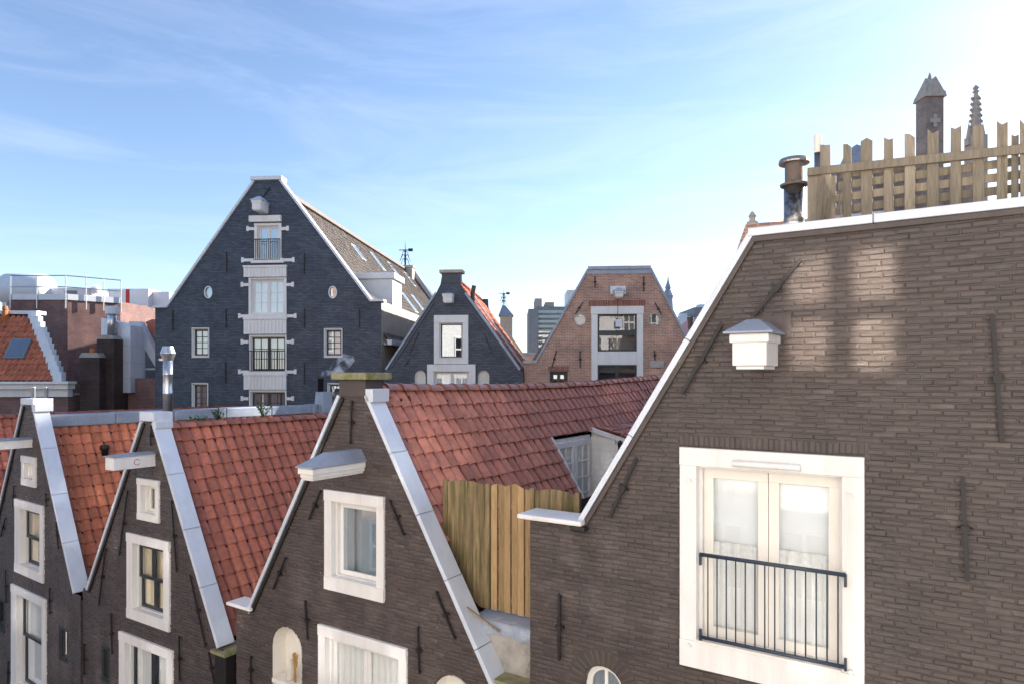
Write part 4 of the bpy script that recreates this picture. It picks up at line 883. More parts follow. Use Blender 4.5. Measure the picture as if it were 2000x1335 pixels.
for a, b in (((818, 650), (800, 690)), ((800, 700), (790, 715)), ((945, 650), (962, 690))): anchor(sb, P(*a), P(*b), w=.03, knot=False)
kr = (P(908, 572)[1] - r0[1]) / (r0[0] - P(908, 572)[0]); xc = 0; zr_ = r0[1] + kr * r0[0] - .12; xe = xb + .1
rf = MB().prism([(xc, zr_), (xc, zr_ - .15), (xe, zr_ - kr * xe - .15), (xe, zr_ - kr * xe)][::-1], .25, 9).build('roof', 'underlay', sb)
MB().prism([(0, zr_ - .15), (0, zr_), (xa, zr_ + kr * xa), (xa, zr_ + kr * xa - .15)][::-1], .25, 9).build('roof', 'underlay', sb)
ups = Vector((-1, 0, kr)).normalized()
slope_tiles(fs, rf, Vector((xe, .28, zr_ - kr * xe)), (0, 1, 0), ups, 36, int(xe * math.hypot(1, kr) / .29), 'tile_orange', 0, seed=17)
ridge_tiles(rf, [(0, .3, zr_), (0, 8.9, zr_)], 'tile_orange')
ridge_tiles(rf, [(xe - .3, 3.3, zr_ - kr * (xe - .3) + .12), (.25, 3.3, zr_ - kr * .25 + .12)], 'tile_orange', r=.16)
MB().beam((.3, 3.02, zr_ - kr * .3 + .1), (xe, 3.02, zr_ - kr * xe + .1), .2, .14, (0, -1, 0)).build('party_coping', 'white_metal', rf)
q = P(923, 575, 1.0); tag(MB().tube([(0, 0, -1.5), (0, 0, .0), (.06, 0, .35)], .09, 10).build('roof_pipe', 'rusty'), 'rusty tilted pipe on the orange roof of the small black house', 'pipe').location = fs.world((q[0], 1.0, q[1]))

# ---- red brick house
fc = FB.shift(FB.px(1208, 600)[0], -.2); P = lambda x, y, d=0: fc.px(x, y, d)
rb = fc.root('brick_house', 'bare red brick house with flat-topped gable and large white framed loading window', 'house')
tl, tr = P(1149, 526), P(1270, 524); l0, r0 = P(1046, 708), P(1369, 716); zt = tl[1]; xa, xb = P(1024, 720)[0], P(1392, 720)[0]
out = [(xa, 0), (xb, 0), (xb, r0[1]), r0, (tr[0], zt), tl, l0, (xa, l0[1])]
wa = fc.rect(1155, 599, 1256, 790); r_l, r_r = P(1133, 624), P(1278, 624); ws = fc.rect(1073, 724, 1109, 760)
far_wall(rb, out, [rc_hole(wa), rc_hole(ws), disc(*r_l, .22, .24), disc(*r_r, .22, .24)], 'red_brick', 10, (l0[1], r0[1]))
oval(rb, *r_l, .24, .26, 'stone', True); oval(rb, *r_r, .24, .26, 'stone', True)
g = MB(); x0, x1, z0, z1 = wa; zm0, zm1 = P(1200, 712)[1], P(1200, 686)[1]
g.box(x0, x0 + .24, -.06, .2, z0, z1 - .3); g.box(x1 - .24, x1, -.06, .2, z0, z1 - .3); g.box(x0 - .02, x1 + .02, -.08, .2, z1 - .3, z1); g.box(x0 + .24, x1 - .24, -.04, .2, zm0, zm1)
ww = g.build('window', 'white_paint', rb, bevel=.01)
for a, b, n in ((zm1, z1 - .3, 1), (z0, zm0, 2)):
    for q in range(n):
        xx0, xx1 = x0 + .24 + (x1 - x0 - .48) * q / n, x0 + .24 + (x1 - x0 - .48) * (q + 1) / n; g = MB()
        for c in ((xx0, xx0 + .07, a + .07, b - .07), (xx1 - .07, xx1, a + .07, b - .07), (xx0, xx1, b - .07, b), (xx0, xx1, a, a + .07)): g.box(c[0], c[1], .06, .12, c[2], c[3])
        if n == 1: g.box(xx0 + .07, xx1 - .07, .065, .115, (a + b) / 2 - .1, (a + b) / 2 + .1)
        g.build('sash', 'black_frame', ww); B('pane', 'glass', ww, xx0 + .06, xx1 - .06, .085, .095, a + .06, b - .06)
B('room_wall', 'room', ww, x0 - .5, x1 + .5, 1.4, 1.42, z0, z1 + .2)
window(rb, ws, (.06, .06, .05, .05), 2, (1, 1), sm='black_frame', cm='black_frame', glass='glass_reflective', proud=0)
n = 24
for q in range(n): xx = x0 - .1 + (x1 - x0 + .2) * q / n; B('lintel_brick', 'lintel_brick', rb, xx, xx + (x1 - x0 + .2) / n - .015, -.012, .01, z1 + .02, z1 + .24)
n = 10
for q in range(n): xx = ws[0] - .05 + (ws[1] - ws[0] + .1) * q / n; B('lintel_brick', 'lintel_brick', rb, xx, xx + (ws[1] - ws[0] + .1) / n - .012, -.012, .01, ws[3] + .01, ws[3] + .2)
coping(rb, (tr[0], zt), r0, 5, -.06, .3, .05, 'lead'); coping(rb, tl, l0, 5, -.06, .3, .05, 'lead'); coping(rb, (tl[0] - .02, zt), (tr[0] + .02, zt), 3, -.1, .35, .1, 'lead')
B('lead_apron', 'lead', rb, tl[0] - .05, tr[0] + .05, -.03, -.002, P(1200, 535)[1], zt - .032); B('shoulder_cap', 'stone', rb, xa - .05, l0[0] + .06, -.1, .3, l0[1] - .02, l0[1] + .1)
B('hoist_plate', 'white_metal', rb, P(1192, 560)[0], P(1222, 560)[0], -.02, -.002, P(1200, 575)[1], P(1200, 559)[1]); hoist(rb, P(1207, 575)[0], P(1207, 586)[1] + .05, P(1207, 572)[1], .3, .7, roof='zinc', pitch=.14, lip=.07)
MB().tube([(P(1205, 580)[0], -.5, P(1205, 588)[1]), (P(1205, 580)[0], -.4, P(1205, 640)[1])], .012, 5).build('cable', 'iron', rb); B('hanging_box', 'white_metal', rb, P(1201, 630)[0], P(1213, 630)[0], -.45, -.3, P(1205, 640)[1], P(1205, 626)[1])
for a, b in (((1162, 540), (1162, 562)), ((1257, 540), (1257, 570)), ((1139, 590), (1124, 613)), ((1279, 592), (1292, 615)), ((1087, 684), (1078, 716)), ((1133, 685), (1133, 718)), ((1278, 684), (1279, 703))): anchor(rb, P(*a), P(*b), w=.04)
r = fc.rect(1270, 704, 1296, 717); B('vent_stone', 'stone', rb, r[0], r[1], -.05, -.002, r[2], r[3])
MB().prism([(xa, l0[1] - .3), (xb, r0[1] - .3), (tr[0], zt - .25), (tl[0], zt - .25)], .3, 10).build('roof', 'tile_grey', rb)

# ================================================================ LEFT BACKGROUND
FL = Frame(0, 31, R(4)); fo = FL.shift(FL.px(60, 700)[0]); P = lambda x, y, d=0: fo.px(x, y, d)
lo = fo.root('tiled_roof_house', 'plum brick house with bright orange tiled roof, roof window and deep white cornice', 'house')
xa, xb = P(-160, 760)[0], P(130, 760)[0]; zc = P(60, 772)[1]; zt = P(60, 744)[1]
B('wall', 'plum_brick', lo, xa, xb, .1, 9, 0, zc)
g = MB(); g.box(xa, xb + .1, -.1, .3, zc - .05, zc + .28); g.box(xa, xb + .2, -.28, .3, zc + .282, zc + .5); g.box(xa, xb + .28, -.4, .3, zc + .502, zt + .0); g.build('cornice', 'white_paint', lo, bevel=.02)
kl_ = 1.5; z0 = zt + .02; ztop = fo.on(30, 613, (0, 0, z0), (0, -kl_, 1)).z; run = (ztop - z0) / kl_
rt = Vector((-P(118, 740)[0], 0, 0)); xr0, xr1 = P(117, 740)[0], P(117, 740)[0]
upo = Vector((0, 1, kl_)).normalized(); xtop = fo.on(62, 618, (0, 0, z0), (0, -kl_, 1)).x
g = MB(); g.add([(xa, .0, z0), (xr0, 0, z0), (xtop, run, ztop), (xa, run, ztop), (xa, .2, z0 - .2), (xr0, .2, z0 - .2), (xtop, run + .2, ztop - .2), (xa, run + .2, ztop - .2)], [(0, 1, 2, 3), (7, 6, 5, 4), (1, 5, 6, 2), (0, 3, 7, 4), (2, 6, 7, 3)])
rf = g.build('roof', 'underlay', lo)
Ls = math.hypot(run, ztop - z0)
def skipo(p): return p.x > xr0 + (xtop - xr0) * (p.z - z0) / (ztop - z0) - .12
slope_tiles(fo, rf, Vector((xr0, 0, z0)) - Vector((1, 0, 0)) * .24 * 30, (1, 0, 0), upo, 30, int(Ls / .29), 'tile_orange', 300, seed=21, skip=skipo)
for q in range(12):
    t = (q + .1) / 12; x = xr0 + (xtop - xr0) * t; y = run * t; z = z0 + (ztop - z0) * t
    B('step_flashing', 'zinc', rf, x - .06 + (xtop - xr0) / 12, x + .12, y - .08, y + .25, z - .05, z + (ztop - z0) / 12 + .1, .01)
B('ridge_board', 'white_metal', lo, xa, xtop + .3, run - .1, run + .5, ztop - .02, ztop + .14)
a, b = fo.on(18, 664, (0, 0, z0), (0, -kl_, 1)), fo.on(56, 702, (0, 0, z0), (0, -kl_, 1)); no_ = Vector((0, -kl_, 1)).normalized()
xm = (fo.on(28, 664, (0, 0, z0), (0, -kl_, 1)).x + fo.on(46, 702, (0, 0, z0), (0, -kl_, 1)).x) / 2
par = rf
for s, r0_, r1_, nm, mm, h0, h1 in ((.42, 0, (a - b).dot(upo), 'roof_window', 'grey_clad', .0, .14), (.34, .08, (a - b).dot(upo) - .08, 'pane', 'glass_reflective', .141, .15)):
    c_ = Vector((xm, b.y, b.z)); vv = [c_ + Vector((1, 0, 0)) * i + upo * j + no_ * h for h in (h0, h1) for i, j in ((-s, r0_), (s, r0_), (s, r1_), (-s, r1_))]
    par = MB().add(vv, [(0, 3, 2, 1), (4, 5, 6, 7), (0, 1, 5, 4), (1, 2, 6, 5), (2, 3, 7, 6), (3, 0, 4, 7)]).build(nm, mm, par)
g = MB(); q = fo.on(10, 628, (0, 0, z0), (0, -kl_, 1)); g.lathe([(.1, 0), (.16, .3), (.1, .5), (.12, .55)], (0, 0, 0), 10); g.lathe([(.13, .551), (.1, .7), (.02, .72)], n=10)
o = tag(g.build('chimney_pot', 'terracotta'), 'orange clay pot sticking up through the orange tiled roof', 'chimney pot'); o.location = fo.world(q)
# two vent pipes just behind the left gable top
for x in (65, 90):
    q = f1.px(x, 800, 1.6); t = f1.px(x, 757, 1.6)
    o = tag(MB().lathe([(.055, -.8), (.055, t[1] - q[1]), (.062, t[1] - q[1] + .002), (.062, t[1] - q[1] + .04)], n=12).build('vent_pipe', 'zinc', smooth=True), 'short grey vent pipe behind the white cap of the lead-ridged gable', 'pipe', 'grey vent pipes behind the white gable cap'); o.location = f1.world((q[0], 1.6, q[1]))
# ---- flat-roofed plum brick block with a corner towards us
cor = ((132 - HX) / F * 35, 35.0); zt = E - (582 - HY) / F * 35
kbk = thing('flat_roofed_block', 'plum brick block with flat roof, steel railing and sunlit end wall', 'building', (cor[0], cor[1], 0))
fp4 = [(-2.95, 0), (0, 0), (1.72, 1.72), (1.72, 9), (-2.95, 9)]
n = len(fp4); MB().add([(x, y, 0) for x, y in fp4] + [(x, y, zt) for x, y in fp4], [(i, (i + 1) % n, (i + 1) % n + n, i + n) for i in range(n)] + [tuple(range(n, 2 * n))]).build('wall', 'plum_brick', kbk)
for p, q in zip(fp4[:2], fp4[1:3]): MB().beam((p[0], p[1] - .02, zt + .05), (q[0], q[1] - .02, zt + .05), .1, .3, (0, 0, 1)).build('roof_edge', 'white_metal', kbk)
rail = thing('roof_railing', 'thin galvanised steel guard railing round the flat brick roof', 'railing', (cor[0], cor[1], zt - .45))
pts = [(-2.85, -.1), (-1.5, -.1), (-.02, -.12)] + [(1.72 * t + .08, 1.72 * t - .08) for t in (.33, .66, 1)]
for p in pts: MB().tube([(p[0], p[1], -.1), (p[0], p[1], 1.58)], .03, 8).build('post', 'steel', rail)
for zz in (1.0, 1.58):
    for p, q in zip(pts[:-1], pts[1:]): MB().tube([(p[0], p[1], zz), (q[0], q[1], zz)], .026, 8).build('rail', 'steel', rail)
def bgp(x, y, Y): return Vector(((x - HX) / F * Y, Y, E - (y - HY) / F * Y))
tk = thing('storage_tank', 'large white rounded tank behind the railing on the flat brick roof', 'tank', bgp(52, 592, 39))
g = MB(); L_ = 1.35
g.tube([(-L_, 0, .75), (-L_ + .05, 0, .75), (-L_ + .3, 0, .75), (L_ - .3, 0, .75), (L_ - .05, 0, .75), (L_, 0, .75)], [.5, .75, .92, .92, .75, .5], 22); g.build('vessel', 'white_metal', tk, smooth=True)
for x in (-.9, .9): B('saddle', 'white_metal', tk, x - .12, x + .12, -.5, .5, -.4, .3)
pl = thing('plant_room', 'low white rooftop plant room with ducts behind the railing', 'plant room', bgp(155, 592, 40)); B('body', 'white_metal', pl, -1.9, 1.1, -1, 1, -1, .75); B('louvre', 'grey_clad', pl, -.2, .5, -1.03, -1, -.1, .6); MB().tube([(.9, -.6, -.5), (.9, -.6, .5), (1.5, -.6, .8)], .25, 12).build('duct', 'white_metal', pl, smooth=True)
# sooty chimneys with pots and flue
sk = thing('sooty_chimney', 'pair of joined soot-blackened brick stacks with clay pot and steel flue', 'chimney', bgp(195, 800, 30.5)); sk.location.z = 0
zz = lambda y, Y=30.5: E - (y - HY) / F * Y
xx = lambda x, Y=30.5: (x - 195) / F * Y
B('low_stack', 'soot_brick', sk, xx(168), xx(206), -.45, .45, 0, zz(698)); B('tall_stack', 'soot_brick', sk, xx(189) , xx(223), .0, 1.1, 0, zz(662)); B('band', 'soot_brick', sk, xx(167), xx(207), -.48, .47, zz(748), zz(742))
MB().prism([(xx(167), zz(698)), (xx(207), zz(698)), (xx(202), zz(689)), (xx(172), zz(689))], -.48, .48).build('stack_cap', 'plaster_wall', sk); MB().prism([(xx(188), zz(662)), (xx(224), zz(662)), (xx(217), zz(654)), (xx(194), zz(654))], -.03, 1.13).build('stack_cap', 'plaster_wall', sk)
MB().lathe([(.11, 0), (.13, .12), (.09, .2), (.11, .24)], (xx(181), 0, zz(690)), 12).build('chimney_pot', 'terracotta', sk)
MB().lathe([(.19, 0), (.19, .95), (.15, 1.0), (.15, 1.02)], (xx(206), .5, zz(655)), 14).build('flue', 'steel', sk, smooth=True); MB().lathe([(.28, .98), (.29, 1.02), (.29, 1.3), (.25, 1.34)], (xx(207), .5, zz(655)), 14).build('cowl', 'white_metal', sk)
# steel-clad bay and glazed gable wall
by = thing('steel_bay', 'standing-seam steel clad oriel with sloping top on a brick wall', 'oriel', (bgp(235, 700, 31.5).x, 31.5, 0))
x_ = lambda x, Y=31.5: (x - 235) / F * Y
for q, (u0, u1) in enumerate(((205, 224), (224, 243), (243, 262))):
    zs = [zz(766, 31.5), zz(738, 31.5), zz(708, 31.5), zz(676, 31.5), zz(630, 31.5)]
    for r_ in range(4):
        if r_ < 3: B('cladding_panel', 'zinc', by, x_(u0) + .004, x_(u1) - .004, -.3, .8, zs[r_] + .004, zs[r_ + 1] - .004)
        else: MB().prism([(x_(u0) + .004, zs[3] + .004), (x_(u1) - .004, zs[3] + .004), (x_(u1) - .004, zz(622 + (u1 - 205) * .25, 31.5)), (x_(u0) + .004, zz(622 + (u0 - 205) * .25, 31.5))], -.3, .8).build('cladding_panel', 'zinc', by)
B('core', 'grey_clad', by, x_(206), x_(261), -.28, .78, zz(765, 31.5), zz(640, 31.5)); B('brick_base', 'plum_brick', by, x_(205), x_(305), .1, 3, 0, zz(738, 31.5))
MB().tube([(x_(236), -.1, zz(766, 31.5)), (x_(236), -.1, 0)], .16, 14).build('downpipe', 'steel', by, smooth=True); B('pier', 'grey_clad', by, x_(222), x_(230), -.1, .1, 0, zz(766, 31.5))
gl = thing('glazed_gable', 'glazed gable wall with white sloping edge beside the steel oriel', 'building', (bgp(282, 740, 33).x, 33, 0))
x_ = lambda x, Y=33: (x - 282) / F * Y; z_ = lambda y: zz(y, 33)
MB().prism([(x_(262), z_(742)), (x_(306), z_(742)), (x_(306), z_(700)), (x_(270), z_(638)), (x_(262), z_(638))], .05, .06).build('glazing', 'glass_reflective', gl)
MB().prism([(x_(255), z_(628)), (x_(276), z_(628)), (x_(312), z_(700)), (x_(312), z_(722)), (x_(306), z_(716)), (x_(262), z_(640)), (x_(255), z_(640))], -.15, .3).build('sloping_edge', 'white_metal', gl)
for u in (272, 281): B('mullion', 'white_metal', gl, x_(u) - .04, x_(u) + .04, 0, .1, z_(742), z_(655 if u < 275 else 672))
B('transom', 'white_metal', gl, x_(262), x_(306), .002, .098, z_(720) - .04, z_(720) + .04); B('sill', 'white_metal', gl, x_(260), x_(308), -.2, .2, z_(747), z_(741)); B('base', 'plum_brick', gl, x_(255), x_(312), .15, 4, 0, z_(741)); B('room', 'room', gl, x_(255), x_(312), 1.5, 1.6, z_(741), z_(630))
MB().prism([(x_(276), z_(628)), (x_(320), z_(700)), (x_(320), z_(640)), (x_(290), z_(622))], .35, 4).build('tiled_slope', 'tile', gl)
ct = thing('roof_unit', 'long white rooftop unit with a red stripe beside the black warehouse', 'roof unit', (bgp(280, 600, 44).x, 44, 0)); x_ = lambda x: (x - 280) / F * 44; z_ = lambda y: zz(y, 44)
B('body', 'white_metal', ct, x_(228), x_(306), -1, 1, z_(632), z_(568)); B('stripe', 'red_paint', ct, x_(263), x_(270), -1.02, -.99, z_(600), z_(569)); B('rear_body', 'white_metal', ct, x_(306), x_(338), -.5, 1, z_(640), z_(572)); B('ledge', 'grey_clad', ct, x_(226), x_(340), -1.1, 1.2, 0, z_(632))
for u in (253, 283): MB().tube([(x_(u), -1.2, z_(640)), (x_(u), -1.2, z_(598))], .05, 6).build('stanchion', 'steel', ct)
B('guard_rail', 'steel', ct, x_(226), x_(306), -1.22, -1.18, z_(617), z_(615)); B('guard_rail', 'steel', ct, x_(226), x_(306), -1.22, -1.18, z_(603), z_(601))

# ================================================================ SMALL THINGS ON THE ROW'S BACK ROOFS
Yf = 17.0; q = bgp(328, 815, Yf)
sf = thing('steel_flue', 'tall bright steel flue with conical cowl rising behind the brown gables', 'flue', q)
hh = (815 - 676) / F * Yf
MB().lathe([(.115, -1), (.115, hh * .33), (.12, hh * .335), (.12, hh * .36), (.115, hh * .365), (.115, hh * .6), (.12, hh * .605), (.12, hh * .62), (.115, hh * .625), (.115, hh * .82)], n=20).build('pipe', 'steel', sf, smooth=True)
MB().lathe([(.115, hh * .8), (.18, hh * .9), (.18, hh * .905), (.12, hh)], n=20).build('cowl', 'steel', sf); B('bracket', 'steel', sf, -.22, -.1, -.02, .02, hh * .8, hh * .83)
q = bgp(632, 800, 24); ck = Frame(q.x, q.y, TH).root('lead_chimney', 'lead-wrapped tapering stack with a smoking black pipe behind the gables', 'chimney', z=q.z - .6)
sc_ = 24 / F
g = MB(); s0, s1, hz = .38, .2, 36 * sc_ + .6; g.add([(-s0, -s0, -2), (s0, -s0, -2), (s0, s0, -2), (-s0, s0, -2), (-s1, -s1, hz), (s1, -s1, hz), (s1, s1, hz), (-s1, s1, hz)], [(0, 1, 5, 4), (1, 2, 6, 5), (2, 3, 7, 6), (3, 0, 4, 7), (4, 5, 6, 7)]); g.build('stack', 'lead', ck, bevel=.03)
pxo = -14 * sc_; MB().lathe([(.1, hz - .1), (.1, hz + 24 * sc_), (.12, hz + 24.2 * sc_), (.12, hz + 27 * sc_)], (pxo * .6, 0, 0), 12).build('pipe', 'iron', ck, smooth=True)
# smoke
sm = bpy.data.materials.new('smoke'); sm.use_nodes = True; n, l = sm.node_tree.nodes, sm.node_tree.links; n.remove(n['Principled BSDF'])
pv = n.new('ShaderNodeVolumePrincipled'); pv.inputs['Color'].default_value = (.99, .99, .995, 1); t = n.new('ShaderNodeTexCoord'); no = n.new('ShaderNodeTexNoise'); no.inputs['Scale'].default_value = 3.2; no.inputs['Detail'].default_value = 5; no.inputs['Distortion'].default_value = .6
r = n.new('ShaderNodeMapRange'); r.inputs['From Min'].default_value = .47; r.inputs['From Max'].default_value = .7; r.inputs['To Max'].default_value = 9
l.new(t.outputs['Object'], no.inputs['Vector']); l.new(no.outputs['Fac'], r.inputs['Value']); l.new(r.outputs[0], pv.inputs['Density']); l.new(pv.outputs[0], n['Material Output'].inputs['Volume']); MATS['smoke'] = sm
b0 = Frame(q.x, q.y, TH).world((pxo * .6, 0, q.z - .6 + hz + 27 * sc_))
g = MB(); g.tube([(0, 0, 0), (.12, 0, .12), (.35, .1, .2), (.62, .1, .42), (.9, .1, .62), (1.15, .1, .68)], [.07, .13, .2, .3, .26, .1], 12); o = g.build('smoke', 'smoke', kind='stuff'); o.location = b0; o['label'] = 'thin white smoke drifting from the black chimney pipe'; o['category'] = 'smoke'
# weeds in the lead gutter
def weed(px_, Y_, hgt, n, spread, label, seed):
    rs = random.Random(seed); base = f2.on(px_[0], px_[1], (-.12, 0, 0), (1, 0, 0)); r_ = f2.shift(-.12, base.y).root('weed', label, 'plant', z=base.z)
    g, lf = MB(), MB()
    for s in range(n):
        a = rs.uniform(0, 6.28); h = hgt * rs.uniform(.5, 1); e = Vector((math.cos(a) * spread * rs.uniform(.2, 1), math.sin(a) * spread * rs.uniform(.2, 1), h)); g.tube([(0, 0, -.1), e * .5 + Vector((0, 0, h * .1)), e], [.008, .006, .003], 5)
        for k in range(9):
            p = e * (.25 + .75 * k / 8); d = Vector((rs.uniform(-1, 1), rs.uniform(-1, 1), rs.uniform(-.3, .8))).normalized(); s_ = d.cross(Vector((0, 0, 1))).normalized(); L = rs.uniform(.05, .11)
            lf.add([p, p + d * L * .5 + s_ * L * .28, p + d * L, p + d * L * .5 - s_ * L * .28], [(0, 1, 2, 3)])
    g.build('stems', 'leaf', r_); lf.build('leaves', 'leaf', r_)
weed((425, 822), 9.0, .3, 10, .2, 'bushy green weed growing on the red ridge tiles of the middle roof', 1)
weed((388, 825), 7.6, .14, 8, .25, 'low yellowish weed sprouting at the ridge next to the white cap', 2)
weed((515, 816), 11.0, .42, 12, .28, 'wispy grey-green weed growing near the smoking stack', 3)

# ================================================================ FAR SKYLINE
md = thing('office_block', 'dark grey modern office block with rooftop boxes between the gables', 'building', (bgp(1070, 700, 75).x, 75, 0)); x_ = lambda x: (x - 1070) / F * 75; z_ = lambda y: zz(y, 75)
B('body', 'grey_clad', md, x_(1046), x_(1125), -4, 8, 0, z_(606)); B('stair_tower', 'grey_clad', md, x_(1030), x_(1048), -5, 2, 0, z_(612)); B('roof_box', 'stone', md, x_(1043), x_(1056), -3, 1, z_(608), z_(589)); B('roof_box', 'stone', md, x_(1063), x_(1080), -2, 2, z_(608), z_(594)); B('roof_box', 'white_metal', md, x_(1105), x_(1125), -2, 2, z_(608), z_(571))
for r_ in range(9): B('window_band', 'glass_reflective', md, x_(1049), x_(1122), -4.04, -4.0, z_(618 + r_ * 9), z_(613 + r_ * 9))
tw = thing('vane_turret', 'small slated roof turret with weather vane behind the orange roof', 'turret', (bgp(985, 650, 46).x, 46, 0)); x_ = lambda x: (x - 985) / F * 46; z_ = lambda y: zz(y, 46)
B('base', 'stone', tw, x_(977), x_(1001), -.6, .6, 0, z_(618)); g = MB(); g.add([(x_(974), -.8, z_(618)), (x_(1003), -.8, z_(618)), (x_(1003), .8, z_(618)), (x_(974), .8, z_(618)), (x_(981), -.12, z_(597)), (x_(987), -.12, z_(597)), (x_(987), .12, z_(597)), (x_(981), .12, z_(597))], [(0, 1, 5, 4), (1, 2, 6, 5), (2, 3, 7, 6), (3, 0, 4, 7), (4, 5, 6, 7)]); g.build('slate_cap', 'lead', tw)
v = vane(tw, z_(598), 1.3, .8); v.location.x = x_(984)
MB().prism([(x_(990), z_(640)), (x_(1040), z_(715)), (x_(985), z_(715))], 1, 6).build('rear_gable', 'stone', tw)
lw = thing('low_rise', 'pale low buildings at street end between the small black house and red brick house', 'building', (bgp(1030, 715, 58).x, 58, 0)); B('body', 'render_beige', lw, -2.5, 3, 0, 6, 0, zz(692, 58)); B('roof', 'lead', lw, -2.7, 3.2, -.2, 6, zz(692, 58) + .002, zz(688, 58))
sp = thing('distant_spire', 'thin distant blue-grey church spire beside the red brick gable', 'spire', (bgp(1305, 600, 190).x, 190, 0)); MB().lathe([(2, 0), (2, 24), (1.4, zz(585, 190)), (1.6, zz(578, 190)), (.7, zz(565, 190)), (.9, zz(562, 190)), (.3, zz(550, 190)), (.08, zz(540, 190))], n=8).build('steeple', 'lead', sp)
for x, y0, w_, nm in ((1338, 618, 12, 'pale distant block with flat roof right of the brick gable'), (1374, 600, 18, 'glassy grey distant block nearest the brown house rake')):
    t = thing('distant_block', nm, 'building', (bgp(x, 700, 110).x, 110, 0)); B('body', 'white_metal' if x < 1350 else 'grey_clad', t, -w_ / F * 110, w_ / F * 110, 0, 10, 0, zz(y0, 110)); B('roof_box', 'white_metal', t, -.4, .6, 1, 3, zz(y0, 110) + .002, zz(y0 - 7, 110))
rr = thing('red_roof_house', 'red tiled roof just showing between brick gable and brown rake', 'house', (bgp(1385, 660, 40).x, 40, 0)); x_ = lambda x: (x - 1385) / F * 40; MB().prism([(x_(1338), zz(655, 40)), (x_(1430), zz(655, 40)), (x_(1430), zz(600, 40)), (x_(1392), zz(610, 40))], 0, 6).build('roof', 'tile', rr); B('wall', 'plum_brick', rr, x_(1345), x_(1430), .2, 6, 0, zz(656, 40)); MB().lathe([(.15, 0), (.15, .5), (.2, .52), (.2, .7)], (x_(1357), 1, zz(640, 40)), 10).build('chimney_pot', 'rusty', rr)
ng = M.shift(0, 5).root('finial_gable', 'narrow brick gable with stone finial peeping over the brown rake', 'gable', z=0); a, b = M.px(1448, 500, 5), M.px(1463, 437, 5)
MB().prism([(a[0] - .4, 0), (b[0] + 2.2, 0), (b[0] + 2.2, b[1] - .15), (b[0] + .1, b[1]), (b[0] - .06, b[1]), (a[0] - .4, a[1] - .8)], 0, .3).build('gable_wall', 'red_brick', ng); MB().lathe([(.09, 0), (.1, .05), (.05, .08), (.05, .13), (.07, .16), (.02, .24)], (b[0] + .02, .15, b[1]), 10).build('finial', 'stone', ng); MB().prism([(b[0] + .1, b[1] - .1), (b[0] + 2.2, b[1] - .12), (b[0] + 2.2, b[1] + .02), (b[0] + .16, b[1] + .04)], .31, 3).build('lead_roof', 'lead', ng)

# ================================================================ CHURCH BEHIND THE BROWN HOUSE
YC = 45.0; ch = thing('church', 'brick church with slender gabled turret and crocketed stone pinnacle', 'church', (bgp(1815, 300, YC).x, YC, 0)); x_ = lambda x: (x - 1815) / F * YC; z_ = lambda y: zz(y, YC)
B('turret', 'church_brick', ch, x_(1809), x_(1843), 0, 1.15, 0, z_(186)); tz = z_(186)
g = MB(); g.prism([(x_(1805), tz - .1), (x_(1847), tz - .1), (x_(1844), tz + .25), (x_(1808), tz + .25)], -.14, 1.29); g.build('turret_cornice', 'stone', ch)
for y in (-.1, 1.0): MB().prism([(x_(1809), tz + .24), (x_(1843), tz + .24), (x_(1826), z_(150))], y, y + .25).build('turret_gable', 'stone', ch)
g = MB(); xm, ym = x_(1826), .57; g.add([(x_(1808), -.1, tz + .22), (x_(1844), -.1, tz + .22), (x_(1844), 1.25, tz + .22), (x_(1808), 1.25, tz + .22), (xm - .3, ym, z_(146)), (xm + .3, ym, z_(146))], [(0, 1, 5, 4), (1, 2, 5), (2, 3, 4, 5), (3, 0, 4)]); g.build('turret_roof', 'stone', ch); MB().lathe([(.08, 0), (.12, .1), (.03, .4)], (xm, ym, z_(147)), 8).build('finial', 'stone', ch)
for i, j in ((0, 0), (-1, 0), (1, 0), (0, 1), (0, -1)): c = (x_(1826) + i * .22, z_(236) + j * .28); B('carved_stone', 'stone', ch, c[0] - .105, c[0] + .105, -.08, -.002, c[1] - .135, c[1] + .135)
def pinnacle(xc, yb, yt, hw):
    cx = x_(xc); zb_, zt_ = z_(yb), z_(yt); MB().box(cx - hw, cx + hw, .5 - hw, .5 + hw, 0, zb_).build('pinnacle_shaft', 'stone', ch)
    for s in (-1, 1): MB().add([(cx + s * hw - .18, .3, zb_ - .6), (cx + s * hw + .18, .3, zb_ - .6), (cx + s * hw + .18, .7, zb_ - .6), (cx + s * hw - .18, .7, zb_ - .6), (cx + s * hw, .5, zb_ + 1)], [(0, 1, 4), (1, 2, 4), (2, 3, 4), (3, 0, 4)]).build('corner_spirelet', 'stone', ch)
    p = MB().lathe([(hw * 1.05, zb_), (hw * .75, zb_ + .1), (.12, zt_ - .55), (.22, zt_ - .45), (.1, zt_ - .35), (.2, zt_ - .2), (.03, zt_)], (cx, .5, 0), 8).build('pinnacle', 'stone', ch)
    for k in range(7):
        t = k / 7; r_ = hw * .78 * (1 - t) + .14 * t + .08; z = zb_ + .25 + (zt_ - .8 - zb_) * t
        for a in range(4): MB().lathe([(.02, -.1), (.1, 0), (.06, .1), (.01, .14)], (cx + r_ * math.cos(a * math.pi / 2), .5 + r_ * math.sin(a * math.pi / 2), z), 6).build('crocket', 'stone', p)
pinnacle(1916, 262, 160, .47)
MB().prism([(x_(1668), z_(310)), (x_(1712), z_(310)), (x_(1700), z_(276)), (x_(1688), z_(272)), (x_(1680), z_(285))], 1, 2.2).build('dormer_turret', 'lead', ch); B('chimney', 'stone', ch, x_(1750), x_(1761), 1, 1.5, 0, z_(295)); B('low_wall', 'church_brick', ch, x_(1660), x_(1960), 1.9, 3, 0, z_(312))
